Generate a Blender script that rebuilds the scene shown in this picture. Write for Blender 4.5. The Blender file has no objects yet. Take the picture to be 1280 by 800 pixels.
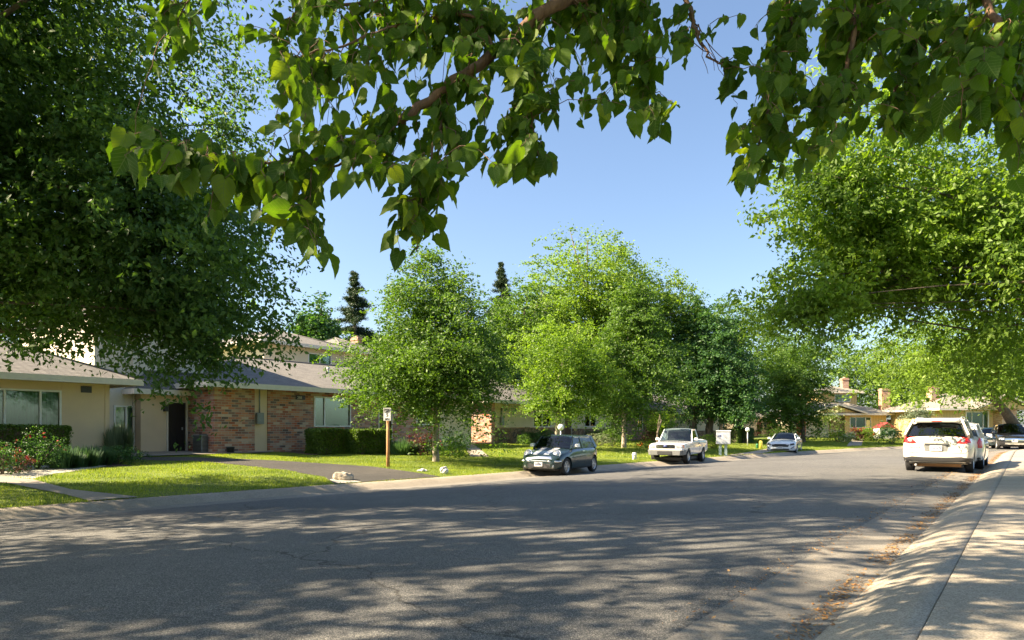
import bpy, bmesh, math, random
import numpy as np
from mathutils import Vector, Matrix
from mathutils.bvhtree import BVHTree
R = math.radians
scene = bpy.context.scene
COL = scene.collection

# ------------------------------------------------------------------ camera
F = 870.0          # focal length in pixels of a 1280 wide frame
HOR = 537.0        # row of the horizon
CZ = 1.6           # eye height above the far gutter (the near gutter lies .35 higher)
cd = bpy.data.cameras.new('camera'); cam = bpy.data.objects.new('camera', cd); COL.objects.link(cam)
cam.location = (0, 0, CZ); cam.rotation_euler = (R(90), 0, 0)
cd.sensor_width = 36; cd.lens = 36*F/1280; cd.shift_y = (HOR-400)/1280
cd.clip_start = .05; cd.clip_end = 3000
scene.camera = cam

# ------------------------------------------------------------------ light
SUN_AZ, SUN_EL = -98.0, 38.0
w = bpy.data.worlds.new('World'); scene.world = w; w.use_nodes = True
nt = w.node_tree; nt.nodes.clear()
sk = nt.nodes.new('ShaderNodeTexSky'); sk.sky_type = 'NISHITA'; sk.sun_disc = False
sk.sun_elevation = R(SUN_EL); sk.sun_rotation = R(SUN_AZ % 360)
sk.air_density = 1.0; sk.dust_density = 1.8; sk.ozone_density = 2.2; sk.altitude = 0
bg = nt.nodes.new('ShaderNodeBackground'); bg.inputs[1].default_value = .060
wo = nt.nodes.new('ShaderNodeOutputWorld')
nt.links.new(sk.outputs[0], bg.inputs[0]); nt.links.new(bg.outputs[0], wo.inputs[0])
sl = bpy.data.lights.new('sun', 'SUN'); sl.energy = 5.0; sl.angle = R(.6); sl.color = (1, .82, .57)
so = bpy.data.objects.new('sun', sl); COL.objects.link(so)
sv = Vector((math.sin(R(SUN_AZ))*math.cos(R(SUN_EL)), math.cos(R(SUN_AZ))*math.cos(R(SUN_EL)), math.sin(R(SUN_EL))))
so.rotation_euler = sv.to_track_quat('Z', 'Y').to_euler(); so.location = (-30, 0, 40)
vs = scene.view_settings
vs.view_transform = 'Standard'; vs.look = 'None'; vs.gamma = 1; vs.use_curve_mapping = False
vs.exposure = 2.15
scene.cycles.max_bounces = 7; scene.cycles.diffuse_bounces = 4; scene.cycles.transmission_bounces = 4
scene.cycles.transparent_max_bounces = 8; scene.cycles.sample_clamp_indirect = 6
scene.cycles.caustics_reflective = False; scene.cycles.caustics_refractive = False

# ------------------------------------------------------------------ tags and linking
def tag(o, label=None, cat=None, group=None, kind=None):
    if label: o['label'] = label
    if cat: o['category'] = cat
    if group: o['group'] = group
    if kind: o['kind'] = kind
    return o
def thing(name, label, cat, loc=(0, 0, 0), rz=0, group=None):
    o = bpy.data.objects.new(name, None); COL.objects.link(o)
    o.location = loc; o.rotation_euler = (0, 0, rz); o.empty_display_size = .2
    return tag(o, label, cat, group)
def link(name, me, mat, parent=None):
    if mat is not None:
        for m in (mat if isinstance(mat, (list, tuple)) else [mat]): me.materials.append(m)
    o = bpy.data.objects.new(name, me); COL.objects.link(o); o.parent = parent
    return o
def copy_tree(o, parent=None):
    kids = list(o.children)
    c = o.copy(); COL.objects.link(c); c.parent = parent
    for k in kids: copy_tree(k, c)
    return c

# ------------------------------------------------------------------ mesh collector
class MB:
    def __init__(s): s.v = []; s.f = []; s.sm = []
    def add(s, vs, fs, smooth=False, M=None):
        n = len(s.v)
        if M is not None: vs = [M @ Vector(p) for p in vs]
        s.v += [tuple(p) for p in vs]; s.f += [tuple(i+n for i in f) for f in fs]; s.sm += [smooth]*len(fs)
        return s
    def box(s, x0, x1, y0, y1, z0, z1, M=None):
        return s.add([(x0,y0,z0),(x1,y0,z0),(x1,y1,z0),(x0,y1,z0),(x0,y0,z1),(x1,y0,z1),(x1,y1,z1),(x0,y1,z1)],
            [(0,3,2,1),(4,5,6,7),(0,1,5,4),(1,2,6,5),(2,3,7,6),(3,0,4,7)], False, M)
    def hexa(s, b, t):       # bottom ring, top ring (ccw from above)
        n = len(b)
        return s.add(list(b)+list(t), [tuple(range(n))[::-1], tuple(range(n, 2*n))] + [(i, (i+1) % n, (i+1) % n+n, i+n) for i in range(n)])
    def tube(s, pts, rad, k=8, cap=True, smooth=True):
        pts = [Vector(p) for p in pts]; n = len(pts)
        if not isinstance(rad, (list, tuple)): rad = [rad]*n
        vs = []; ref = None
        for i, p in enumerate(pts):
            d = (pts[min(i+1, n-1)]-pts[max(i-1, 0)]).normalized()
            if ref is None: ref = d.orthogonal().normalized()
            a = (ref-d*ref.dot(d)).normalized(); b = d.cross(a); ref = a
            for j in range(k):
                q = 2*math.pi*j/k; vs.append(p+(a*math.cos(q)+b*math.sin(q))*rad[i])
        fs = [(i*k+j, i*k+(j+1) % k, (i+1)*k+(j+1) % k, (i+1)*k+j) for i in range(n-1) for j in range(k)]
        s.add(vs, fs, smooth)
        if cap:
            m = len(s.v)-len(vs)
            s.f += [tuple(m+j for j in range(k))[::-1], tuple(m+(n-1)*k+j for j in range(k))]; s.sm += [False, False]
        return s
    def lathe(s, prof, k=24, M=None, smooth=True):   # profile of (radius, z)
        vs = [(r*math.cos(2*math.pi*j/k), r*math.sin(2*math.pi*j/k), z) for r, z in prof for j in range(k)]
        n = len(prof)
        fs = [(i*k+j, i*k+(j+1) % k, (i+1)*k+(j+1) % k, (i+1)*k+j) for i in range(n-1) for j in range(k)]
        return s.add(vs, fs, smooth, M)
    def mesh(s, name='mesh'):
        me = bpy.data.meshes.new(name); me.from_pydata([tuple(p) for p in s.v], [], s.f)
        me.polygons.foreach_set('use_smooth', s.sm); me.update(); return me
    def build(s, name, mat, parent=None, bevel=0):
        me = s.mesh(name)
        if bevel:
            bm = bmesh.new(); bm.from_mesh(me)
            bmesh.ops.remove_doubles(bm, verts=bm.verts, dist=1e-5)
            es = [e for e in bm.edges if len(e.link_faces) == 2 and e.calc_face_angle(0) > .6]
            bmesh.ops.bevel(bm, geom=es, offset=bevel, segments=2, affect='EDGES', profile=.6, clamp_overlap=True)
            bm.to_mesh(me); bm.free()
        return link(name, me, mat, parent)

def np_mesh(name, verts, faces_per, nverts_per_face, uv=None, smooth=False):
    """verts (N,3); faces_per (M,k) index array"""
    me = bpy.data.meshes.new(name)
    k = nverts_per_face; M_ = len(faces_per)
    me.vertices.add(len(verts)); me.vertices.foreach_set('co', np.asarray(verts, np.float32).ravel())
    me.loops.add(M_*k); me.loops.foreach_set('vertex_index', np.asarray(faces_per, np.int32).ravel())
    me.polygons.add(M_)
    me.polygons.foreach_set('loop_start', np.arange(0, M_*k, k, dtype=np.int32))
    if smooth: me.polygons.foreach_set('use_smooth', np.ones(M_, bool))
    if uv is not None:
        l = me.uv_layers.new(name='uv'); l.data.foreach_set('uv', np.asarray(uv, np.float32)[np.asarray(faces_per).ravel()].ravel())
    me.update(calc_edges=True)
    return me

# ------------------------------------------------------------------ materials
def nmat(name):
    m = bpy.data.materials.new(name); m.use_nodes = True
    t = m.node_tree; b = t.nodes['Principled BSDF']
    return m, t, b
def nd(t, kind, **kw):
    n = t.nodes.new('ShaderNode'+kind)
    for k, v in kw.items():
        if hasattr(n, k): setattr(n, k, v)
        else: n.inputs[k.replace('_', ' ')].default_value = v
    return n
def ramp(t, fac, stops, interp='LINEAR'):
    r = t.nodes.new('ShaderNodeValToRGB'); r.color_ramp.interpolation = interp
    e = r.color_ramp.elements
    while len(e) < len(stops): e.new(.5)
    for i, (p, c) in enumerate(stops):
        e[i].position = p; e[i].color = (*c, 1) if len(c) == 3 else c
    t.links.new(fac, r.inputs[0]); return r.outputs[0]
def mixc(t, fac, a, b, mode='MIX'):
    n = t.nodes.new('ShaderNodeMix'); n.data_type = 'RGBA'; n.blend_type = mode
    for v, i in ((fac, 0), (a, 6), (b, 7)):
        if hasattr(v, 'links'): t.links.new(v, n.inputs[i])
        elif i == 0: n.inputs[0].default_value = v
        else: n.inputs[i].default_value = (*v, 1)
    return n.outputs[2]
def coords(t, scale=(1, 1, 1)):
    c = t.nodes.new('ShaderNodeTexCoord'); m = t.nodes.new('ShaderNodeMapping'); m.inputs[3].default_value = scale
    t.links.new(c.outputs['Object'], m.inputs[0]); return m.outputs[0]
def noise(t, vec, scale, detail=3, rough=.55):
    n = nd(t, 'TexNoise'); n.inputs['Scale'].default_value = scale; n.inputs['Detail'].default_value = detail
    n.inputs['Roughness'].default_value = rough; t.links.new(vec, n.inputs['Vector']); return n.outputs['Fac']
def bump(t, b, h, strength=.3, dist=.01):
    n = nd(t, 'Bump'); n.inputs['Strength'].default_value = strength; n.inputs['Distance'].default_value = dist
    t.links.new(h, n.inputs['Height']); t.links.new(n.outputs[0], b.inputs['Normal'])
def M_plain(name, col, rough=.6, metal=0, var=.12, scale=6, coat=0, bmp=0, spec=None):
    m, t, b = nmat(name); v = coords(t)
    n = noise(t, v, scale, 4)
    c = ramp(t, n, [(.3, [x*(1-var) for x in col]), (.7, [min(1, x*(1+var)) for x in col])])
    t.links.new(c, b.inputs['Base Color']); b.inputs['Roughness'].default_value = rough; b.inputs['Metallic'].default_value = metal
    if coat: b.inputs['Coat Weight'].default_value = coat; b.inputs['Coat Roughness'].default_value = .04
    if spec is not None: b.inputs['Specular IOR Level'].default_value = spec
    if bmp: bump(t, b, noise(t, v, scale*12, 3), bmp, .01)
    return m
def M_leaf(name, cols, trans=.45, rough=.5, noise_scale=.5, tcol=None):
    m, t, b = nmat(name); t.nodes.remove(b); out = t.nodes['Material Output']
    g = nd(t, 'NewGeometry')
    c1 = ramp(t, g.outputs['Random Per Island'], [(0, cols[0]), (.5, cols[1]), (1, cols[2])])
    n = noise(t, coords(t), noise_scale, 2)
    k = ramp(t, n, [(.35, (.78, .82, .9)), (.65, (1.22, 1.16, .92))])
    c = mixc(t, 1.0, c1, k, 'MULTIPLY')
    pb = nd(t, 'BsdfPrincipled'); pb.inputs['Roughness'].default_value = rough; pb.inputs['Specular IOR Level'].default_value = .35
    t.links.new(c, pb.inputs['Base Color'])
    tr = nd(t, 'BsdfTranslucent')
    tc = mixc(t, 1.0, c, tcol or (1.7, 1.75, .45), 'MULTIPLY'); t.links.new(tc, tr.inputs[0])
    mx = nd(t, 'MixShader'); mx.inputs[0].default_value = trans
    t.links.new(pb.outputs[0], mx.inputs[1]); t.links.new(tr.outputs[0], mx.inputs[2]); t.links.new(mx.outputs[0], out.inputs[0])
    return m
def M_bark(name, a, b_):
    m, t, b = nmat(name); v = coords(t, (5, 5, 1.1))
    n = noise(t, v, 3, 6, .7); t.links.new(ramp(t, n, [(.35, a), (.65, b_)]), b.inputs['Base Color'])
    b.inputs['Roughness'].default_value = .9; bump(t, b, n, .9, .03); return m

def wall_vec(t):       # (along wall, height) from the local frame, for walls on either axis
    c = t.nodes.new('ShaderNodeTexCoord'); s = t.nodes.new('ShaderNodeSeparateXYZ'); t.links.new(c.outputs['Object'], s.inputs[0])
    a = nd(t, 'Math', operation='ADD'); t.links.new(s.outputs[0], a.inputs[0]); t.links.new(s.outputs[1], a.inputs[1])
    cb = t.nodes.new('ShaderNodeCombineXYZ'); t.links.new(a.outputs[0], cb.inputs[0]); t.links.new(s.outputs[2], cb.inputs[1])
    return cb.outputs[0]
def M_brick(name, cols, mortar=(.42, .38, .32), bw=.3, bh=.1, rough=.85):
    m, t, b = nmat(name); v = wall_vec(t)
    br = nd(t, 'TexBrick'); br.inputs['Color1'].default_value = (0, 0, 0, 1); br.inputs['Color2'].default_value = (1, 1, 1, 1)
    br.inputs['Mortar'].default_value = (.5, .5, .5, 1); br.inputs['Scale'].default_value = 1; br.inputs['Mortar Size'].default_value = .008
    br.inputs['Brick Width'].default_value = bw; br.inputs['Row Height'].default_value = bh; t.links.new(v, br.inputs[0])
    bwn = nd(t, 'RGBToBW'); t.links.new(br.outputs[0], bwn.inputs[0])
    c = ramp(t, bwn.outputs[0], [(i/len(cols), q) for i, q in enumerate(cols)], 'CONSTANT')
    n = noise(t, v, 9, 4); c = mixc(t, n, c, (.30, .2, .15), 'SOFT_LIGHT')
    big = noise(t, v, 1.2, 2); c = mixc(t, ramp(t, big, [(.4, (0, 0, 0)), (.7, (.5, .5, .5))]), c, (.42, .33, .28))
    c = mixc(t, br.outputs['Fac'], c, mortar)
    t.links.new(c, b.inputs['Base Color']); b.inputs['Roughness'].default_value = rough
    inv = nd(t, 'Math', operation='SUBTRACT'); inv.inputs[0].default_value = 1; t.links.new(br.outputs['Fac'], inv.inputs[1])
    bump(t, b, inv.outputs[0], .6, .012); return m
def M_stone(name):
    m, t, b = nmat(name); v = wall_vec(t)
    vo = nd(t, 'TexVoronoi', feature='DISTANCE_TO_EDGE'); vo.inputs['Scale'].default_value = 3.2; t.links.new(v, vo.inputs['Vector'])
    vc = nd(t, 'TexVoronoi'); vc.inputs['Scale'].default_value = 3.2; t.links.new(v, vc.inputs['Vector'])
    bwn = nd(t, 'RGBToBW'); t.links.new(vc.outputs['Color'], bwn.inputs[0])
    c = ramp(t, bwn.outputs[0], [(.2, (.20, .13, .08)), (.5, (.36, .25, .15)), (.8, (.30, .24, .18))])
    c = mixc(t, noise(t, v, 14, 4), c, (.5, .4, .3), 'OVERLAY')
    f = ramp(t, vo.outputs['Distance'], [(.03, (0, 0, 0)), (.07, (1, 1, 1))])
    t.links.new(mixc(t, f, (.10, .08, .06), c), b.inputs['Base Color']); b.inputs['Roughness'].default_value = .9
    bump(t, b, f, .8, .03); return m
def M_shingle(name, a, b_):
    m, t, b = nmat(name)
    c = t.nodes.new('ShaderNodeTexCoord'); s = t.nodes.new('ShaderNodeSeparateXYZ'); t.links.new(c.outputs['Object'], s.inputs[0])
    ad = nd(t, 'Math', operation='ADD'); t.links.new(s.outputs[0], ad.inputs[0]); t.links.new(s.outputs[1], ad.inputs[1])
    z = nd(t, 'Math', operation='MULTIPLY'); z.inputs[1].default_value = 2.7; t.links.new(s.outputs[2], z.inputs[0])
    cb = t.nodes.new('ShaderNodeCombineXYZ'); t.links.new(ad.outputs[0], cb.inputs[0]); t.links.new(z.outputs[0], cb.inputs[1])
    br = nd(t, 'TexBrick'); br.inputs['Color1'].default_value = (*a, 1); br.inputs['Color2'].default_value = (*b_, 1)
    br.inputs['Mortar'].default_value = (a[0]*.45, a[1]*.45, a[2]*.45, 1); br.inputs['Scale'].default_value = 1
    br.inputs['Mortar Size'].default_value = .012; br.inputs['Brick Width'].default_value = .24; br.inputs['Row Height'].default_value = .15
    t.links.new(cb.outputs[0], br.inputs[0])
    k = mixc(t, noise(t, coords(t), 2.5, 5, .7), br.outputs[0], (.5, .5, .5), 'OVERLAY')
    t.links.new(k, b.inputs['Base Color']); b.inputs['Roughness'].default_value = .95
    bump(t, b, br.outputs['Fac'], -.5, .012); return m
def M_siding(name, col, pitch=.3):
    m, t, b = nmat(name); v = wall_vec(t); s = t.nodes.new('ShaderNodeSeparateXYZ'); t.links.new(v, s.inputs[0])
    mo = nd(t, 'Math', operation='PINGPONG'); mo.inputs[1].default_value = pitch/2; t.links.new(s.outputs[0], mo.inputs[0])
    f = ramp(t, mo.outputs[0], [(.0, (0, 0, 0)), (.02, (1, 1, 1))])
    t.links.new(mixc(t, f, [x*.45 for x in col], mixc(t, noise(t, v, 3, 4), col, [x*1.12 for x in col])), b.inputs['Base Color'])
    b.inputs['Roughness'].default_value = .8; return m
def M_stucco(name, col):
    m, t, b = nmat(name); v = wall_vec(t)
    n = noise(t, v, .9, 5, .6); n2 = noise(t, coords(t), 45, 3)
    c = ramp(t, n, [(.3, [x*.86 for x in col]), (.7, [x*1.06 for x in col])])
    c = mixc(t, n2, c, [x*.8 for x in col]); t.links.new(c, b.inputs['Base Color']); b.inputs['Roughness'].default_value = .9
    bump(t, b, n2, .35, .01); return m
def M_glass(name, col, alpha=.35, rough=.03):   # tinted window pane
    m, t, b = nmat(name); t.nodes.remove(b); out = t.nodes['Material Output']
    tr = nd(t, 'BsdfTransparent'); tr.inputs[0].default_value = (*col, 1)
    gl = nd(t, 'BsdfGlossy'); gl.inputs['Roughness'].default_value = rough
    fr = nd(t, 'Fresnel'); fr.inputs[0].default_value = 1.5
    ad = nd(t, 'Math', operation='ADD'); ad.inputs[1].default_value = alpha; t.links.new(fr.outputs[0], ad.inputs[0])
    mx = nd(t, 'MixShader'); t.links.new(ad.outputs[0], mx.inputs[0]); t.links.new(tr.outputs[0], mx.inputs[1]); t.links.new(gl.outputs[0], mx.inputs[2])
    t.links.new(mx.outputs[0], out.inputs[0]); return m

MAT = {}
BR = [(.40, .14, .075), (.52, .25, .16), (.56, .38, .28), (.48, .16, .08), (.16, .11, .10), (.58, .29, .16), (.62, .47, .36), (.45, .19, .11), (.26, .14, .11), (.60, .25, .11)]
MAT['brick'] = M_brick('mixed_used_brick', BR)
MAT['brick_red'] = M_brick('red_brick', [(.42, .17, .10), (.50, .24, .15), (.36, .13, .08), (.55, .32, .22)], bw=.24, bh=.08)
MAT['brick_tan'] = M_brick('tan_brick', [(.55, .34, .17), (.62, .42, .24), (.48, .26, .12), (.66, .48, .3)], bw=.3, bh=.1)
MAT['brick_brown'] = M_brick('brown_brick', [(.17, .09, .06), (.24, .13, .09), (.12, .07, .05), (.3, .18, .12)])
MAT['stone'] = M_stone('flagstone')
MAT['shingle'] = M_shingle('grey_brown_shingle', (.132, .125, .117), (.192, .180, .165))
MAT['shingle2'] = M_shingle('pale_tan_shingle', (.21, .19, .165), (.275, .25, .215))
MAT['stucco'] = M_stucco('tan_stucco', (.80, .62, .42))
MAT['stucco2'] = M_stucco('pale_beige_stucco', (.76, .68, .56))
MAT['stucco3'] = M_stucco('cream_stucco', (.78, .68, .48))
MAT['siding'] = M_siding('yellow_board_siding', (.62, .45, .20))
MAT['fascia'] = M_plain('cream_fascia_paint', (.66, .60, .50), .55, var=.06)
MAT['white'] = M_plain('white_trim_paint', (.78, .78, .74), .5, var=.04)
MAT['soffit'] = M_plain('soffit_paint', (.5, .42, .3), .8, var=.05)
MAT['pane'] = M_glass('green_tinted_pane', (.50, .74, .62), .10)
MAT['blind'] = M_siding('vertical_blinds', (.62, .66, .58), .11)
MAT['curtain'] = M_plain('pale_green_curtain', (.36, .52, .45), .8, var=.1)
MAT['dark'] = M_plain('dark_interior', (.03, .03, .03), .8)
MAT['door_black'] = M_plain('black_security_door', (.018, .014, .014), .45)
MAT['door_brown'] = M_plain('brown_door', (.10, .05, .035), .5)
MAT['door_orange'] = M_plain('orange_door', (.5, .13, .035), .5)
MAT['metal_grey'] = M_plain('grey_sheet_metal', (.22, .24, .25), .45, .4)
MAT['metal_dark'] = M_plain('dark_metal', (.05, .055, .06), .5, .3)
MAT['galv'] = M_plain('galvanised_pipe', (.5, .52, .53), .4, .5)
MAT['bark'] = M_bark('brown_bark', (.07, .05, .035), (.19, .15, .11))
MAT['bark_pale'] = M_bark('pale_bark', (.20, .16, .12), (.42, .36, .28))
MAT['bark_red'] = M_bark('reddish_branch_bark', (.10, .055, .035), (.22, .13, .085))
# foliage
MAT['lf_dark'] = M_leaf('dark_green_leaf', [(.055, .115, .030), (.080, .155, .040), (.115, .205, .052)], .45)
MAT['lf_mid'] = M_leaf('mid_green_leaf', [(.050, .105, .020), (.080, .155, .028), (.12, .21, .04)], .42)
MAT['lf_lime'] = M_leaf('lime_green_leaf', [(.085, .15, .020), (.13, .215, .03), (.18, .28, .042)], .45)
MAT['lf_yell'] = M_leaf('yellow_green_leaf', [(.095, .165, .022), (.14, .235, .032), (.19, .30, .05)], .46)
MAT['lf_deep'] = M_leaf('deep_green_leaf', [(.032, .085, .03), (.048, .12, .038), (.07, .155, .045)], .36)
MAT['lf_conifer'] = M_leaf('conifer_needles', [(.02, .042, .022), (.03, .06, .03), (.045, .08, .035)], .15)
MAT['lf_hedge'] = M_leaf('hedge_leaf', [(.06, .115, .018), (.10, .17, .025), (.14, .22, .035)], .3)
MAT['lf_grey'] = M_leaf('grey_green_leaf', [(.13, .17, .10), (.2, .25, .15), (.28, .32, .2)], .25, tcol=(1.2, 1.25, .8))
MAT['lf_blue'] = M_leaf('blue_green_blade', [(.06, .13, .07), (.09, .18, .09), (.14, .24, .1)], .3, tcol=(1.2, 1.3, .7))
MAT['fl_red'] = M_leaf('red_petal', [(.28, .008, .015), (.38, .012, .022), (.45, .03, .04)], .2, tcol=(1.2, .5, .5))
MAT['fl_maroon'] = M_leaf('maroon_leaf', [(.10, .03, .03), (.14, .045, .035), (.08, .07, .03)], .3, tcol=(1.3, 1, .6))
MAT['fl_orange'] = M_leaf('orange_petal', [(.7, .2, .03), (.75, .35, .05), (.8, .1, .08)], .3, tcol=(1.2, .9, .5))
MAT['fl_white'] = M_leaf('cream_petal', [(.6, .6, .4), (.7, .7, .5), (.5, .55, .3)], .3, tcol=(1.1, 1.1, .8))
MAT['grass'] = M_leaf('grass_blade', [(.12, .18, .025), (.19, .26, .045), (.32, .35, .10)], .4, noise_scale=.9)

def text_mesh(name, body, size, parent, loc, rot, mat, ext=.0015, align='LEFT', offs=0):
    cv = bpy.data.curves.new(name, 'FONT'); cv.body = body; cv.size = size; cv.align_x = align; cv.extrude = ext; cv.offset = offs
    o = bpy.data.objects.new(name, cv); COL.objects.link(o)
    me = bpy.data.meshes.new_from_object(o.evaluated_get(bpy.context.evaluated_depsgraph_get())); bpy.data.objects.remove(o); bpy.data.curves.remove(cv)
    o = link(name, me, mat, parent); o.location = loc; o.rotation_euler = rot; return o
# ------------------------------------------------------------------ street geometry
AZ = R(36.5)
U = np.array([math.sin(AZ), math.cos(AZ)]); N = np.array([math.cos(AZ), -math.sin(AZ)])     # along the street, across it to the right
def W2(a, b): return a*U-b*N                                   # a along the street, b metres to its left
def smooth_line(P, step=.8):
    P = np.array(P, float); out = []
    for i in range(len(P)-1):
        p0 = P[max(i-1, 0)]; p1 = P[i]; p2 = P[i+1]; p3 = P[min(i+2, len(P)-1)]
        k = max(2, int(np.linalg.norm(p2-p1)/step))
        for q in range(k):
            t = q/k
            out.append(.5*((2*p1)+(-p0+p2)*t+(2*p0-5*p1+4*p2-p3)*t*t+(-p0+3*p1-3*p2+p3)*t**3))
    out.append(P[-1]); return np.array(out)
LK = smooth_line([(-40, -30), (-22, -4.5), (-14.5, 6.1), (-8.9, 13.8), (-4.9, 18.5), (-1.7, 22.1), (4.87, 30.2), (12.2, 38.8), (20, 47.6), (29.4, 57.0), (35, 61.2), (41, 63.4), (50, 64.5), (70, 64.5), (110, 62)])
RK = smooth_line([tuple(W2(-45, 1.08)), tuple(W2(-20, 1.08)), tuple(W2(0, 1.08)), tuple(W2(20, 1.08)), tuple(W2(40, 1.08)), tuple(W2(46, 1.05)), (29, 40.4), (32.5, 42.8), (38, 44.6), (50, 45.8), (70, 46), (110, 44)])
def normals(L):
    d = np.gradient(L, axis=0); d /= np.linalg.norm(d, axis=1)[:, None]
    return np.stack([-d[:, 1], d[:, 0]], 1)                    # to the left
LN, RN = normals(LK), -normals(RK)
LPROF = [(-1.25, .0), (-.62, -.035), (-.5, -.02), (-.38, .03), (-.26, .08), (-.12, .12), (0, .135)]
def lawn_z(d):
    d = np.asarray(d, float)
    return .135+np.interp(d, [0, 1, 10, 17, 30, 80], [0, .05, .47, .62, .75, 1.1])
RPROF = [(-.65, .0), (-.06, -.035), (.04, -.03), (.12, .0), (.22, .045), (.34, .085), (.48, .11), (.62, .125), (.8, .135), (2.3, .165)]
ZR = .35
def seg_dist(pts, L):
    pts = np.atleast_2d(pts); a = L[:-1]; b = L[1:]; ab = b-a
    ap = pts[:, None, :]-a[None]; t = np.clip((ap*ab[None]).sum(2)/(ab*ab).sum(1)[None], 0, 1)
    q = ap-t[..., None]*ab[None]; d = np.sqrt((q*q).sum(2)); i = d.argmin(1)
    r = np.arange(len(pts)); cr = ab[i, 0]*ap[r, i, 1]-ab[i, 1]*ap[r, i, 0]
    return d[r, i]*np.sign(cr)
def dL(pts): return seg_dist(pts, LK)
def terr(pts): return lawn_z(dL(pts))
def G(px, py, off=0):
    """ground point seen at that place of the photograph, on the rising lawns across the street"""
    t = (px-640)/F; z = .3
    for _ in range(40):
        Y = (CZ-z)*F/max(py-HOR, .5); z = .6*z+.4*float(terr([(t*Y, Y)])[0])
    return np.array([t*Y, Y])
def A(px, b):
    t = (px-640)/F; Y = b/(N[1]*-1-N[0]*t); return Y*(U[0]*t+U[1])
def Yb(px, b):
    t = (px-640)/F; return b/(-N[1]-N[0]*t)
def Zb(px, py, b): return CZ+(HOR-py)*Yb(px, b)/F
def ZY(py, Y): return CZ+(HOR-py)*Y/F
def P3(px, py, Y): return Vector(((px-640)/F*Y, Y, CZ+(HOR-py)*Y/F))

# ------------------------------------------------------------------ ground materials
def asphalt(name, a, b_, dark=False):
    m, t, b = nmat(name); v = coords(t)
    big = noise(t, v, .35, 4, .6); mid = noise(t, v, 2.2, 5, .65); fine = noise(t, v, 120, 2, .6)
    vo = nd(t, 'TexVoronoi'); vo.inputs['Scale'].default_value = 150; t.links.new(v, vo.inputs['Vector'])
    sp = nd(t, 'RGBToBW'); t.links.new(vo.outputs['Color'], sp.inputs[0])
    c = ramp(t, big, [(.35, a), (.65, b_)])
    c = mixc(t, ramp(t, mid, [(.4, (0, 0, 0)), (.75, (.45, .45, .45))]), c, [x*.72 for x in a])
    agg = ramp(t, sp.outputs[0], [(.18, (.25, .25, .25)), (.5, (.8, .8, .8)), (.72, (1.25, 1.22, 1.15)), (.8, (2.5, 2.35, 2.1))])
    c = mixc(t, .85, c, agg, 'MULTIPLY')
    # hairline cracks
    cr = nd(t, 'TexVoronoi', feature='DISTANCE_TO_EDGE'); cr.inputs['Scale'].default_value = .16
    wv = nd(t, 'VectorMath', operation='ADD'); nz = nd(t, 'TexNoise'); nz.inputs['Scale'].default_value = 1.4; nz.inputs['Detail'].default_value = 5
    t.links.new(v, nz.inputs['Vector']); t.links.new(v, wv.inputs[0]); t.links.new(nz.outputs['Color'], wv.inputs[1]); t.links.new(wv.outputs[0], cr.inputs['Vector'])
    ck = ramp(t, cr.outputs['Distance'], [(.0, (.25, .24, .22)), (.0035, (1, 1, 1))])
    c = mixc(t, .85, c, ck, 'MULTIPLY')
    if not dark:
        st = noise(t, v, .9, 6, .75); c = mixc(t, ramp(t, st, [(.60, (0, 0, 0)), (.72, (.55, .55, .55))]), c, [x*.55 for x in a])
        pt = nd(t, 'TexVoronoi'); pt.inputs['Scale'].default_value = .11; pt.distance = 'CHEBYCHEV'; t.links.new(v, pt.inputs['Vector']); pb_ = nd(t, 'RGBToBW'); t.links.new(pt.outputs['Color'], pb_.inputs[0]); c = mixc(t, 1., c, ramp(t, pb_.outputs[0], [(.0, (.93, .93, .94)), (.3, (1, 1, 1)), (.7, (1.07, 1.06, 1.04))], 'CONSTANT'), 'MULTIPLY')
    t.links.new(c, b.inputs['Base Color']); b.inputs['Roughness'].default_value = .82; b.inputs['Specular IOR Level'].default_value = .3
    bump(t, b, sp.outputs[0], .55, .006); return m
def concrete(name, col, joints=None):
    m, t, b = nmat(name); v = coords(t)
    n1 = noise(t, v, .8, 5, .6); n2 = noise(t, v, 60, 3, .7)
    vo = nd(t, 'TexVoronoi'); vo.inputs['Scale'].default_value = 110; t.links.new(v, vo.inputs['Vector'])
    sp = nd(t, 'RGBToBW'); t.links.new(vo.outputs['Color'], sp.inputs[0])
    c = ramp(t, n1, [(.3, [x*.78 for x in col]), (.7, [x*1.1 for x in col])])
    c = mixc(t, .7, c, ramp(t, sp.outputs[0], [(.2, (.55, .53, .5)), (.5, (.95, .95, .95)), (.8, (1.35, 1.32, 1.28))]), 'MULTIPLY')
    c = mixc(t, .5, c, ramp(t, n2, [(.35, (.75, .74, .72)), (.6, (1.08, 1.08, 1.08))]), 'MULTIPLY')
    st = noise(t, v, 2.6, 6, .75); c = mixc(t, ramp(t, st, [(.52, (0, 0, 0)), (.75, (.6, .6, .6))]), c, [x*.55 for x in col])
    t.links.new(c, b.inputs['Base Color']); b.inputs['Roughness'].default_value = .85
    bump(t, b, sp.outputs[0], .35, .004); return m
MAT['asphalt'] = asphalt('street_asphalt', (.122, .124, .125), (.158, .158, .156))
MAT['drive'] = asphalt('driveway_asphalt', (.062, .060, .057), (.092, .086, .078))
MAT['conc'] = concrete('kerb_concrete', (.33, .29, .235))
MAT['gutter'] = concrete('gutter_concrete', (.225, .208, .182))
MAT['walk'] = concrete('sidewalk_concrete', (.37, .33, .27))
m, t, b = nmat('lawn_soil'); v = coords(t); n1 = noise(t, v, .7, 4); n2 = noise(t, v, 30, 4, .7)
c = mixc(t, n2, ramp(t, n1, [(.3, (.11, .16, .022)), (.7, (.16, .21, .03))]), (.07, .10, .015)); t.links.new(c, b.inputs['Base Color']); b.inputs['Roughness'].default_value = .95
bump(t, b, n2, .6, .03); MAT['lawn'] = m
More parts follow.
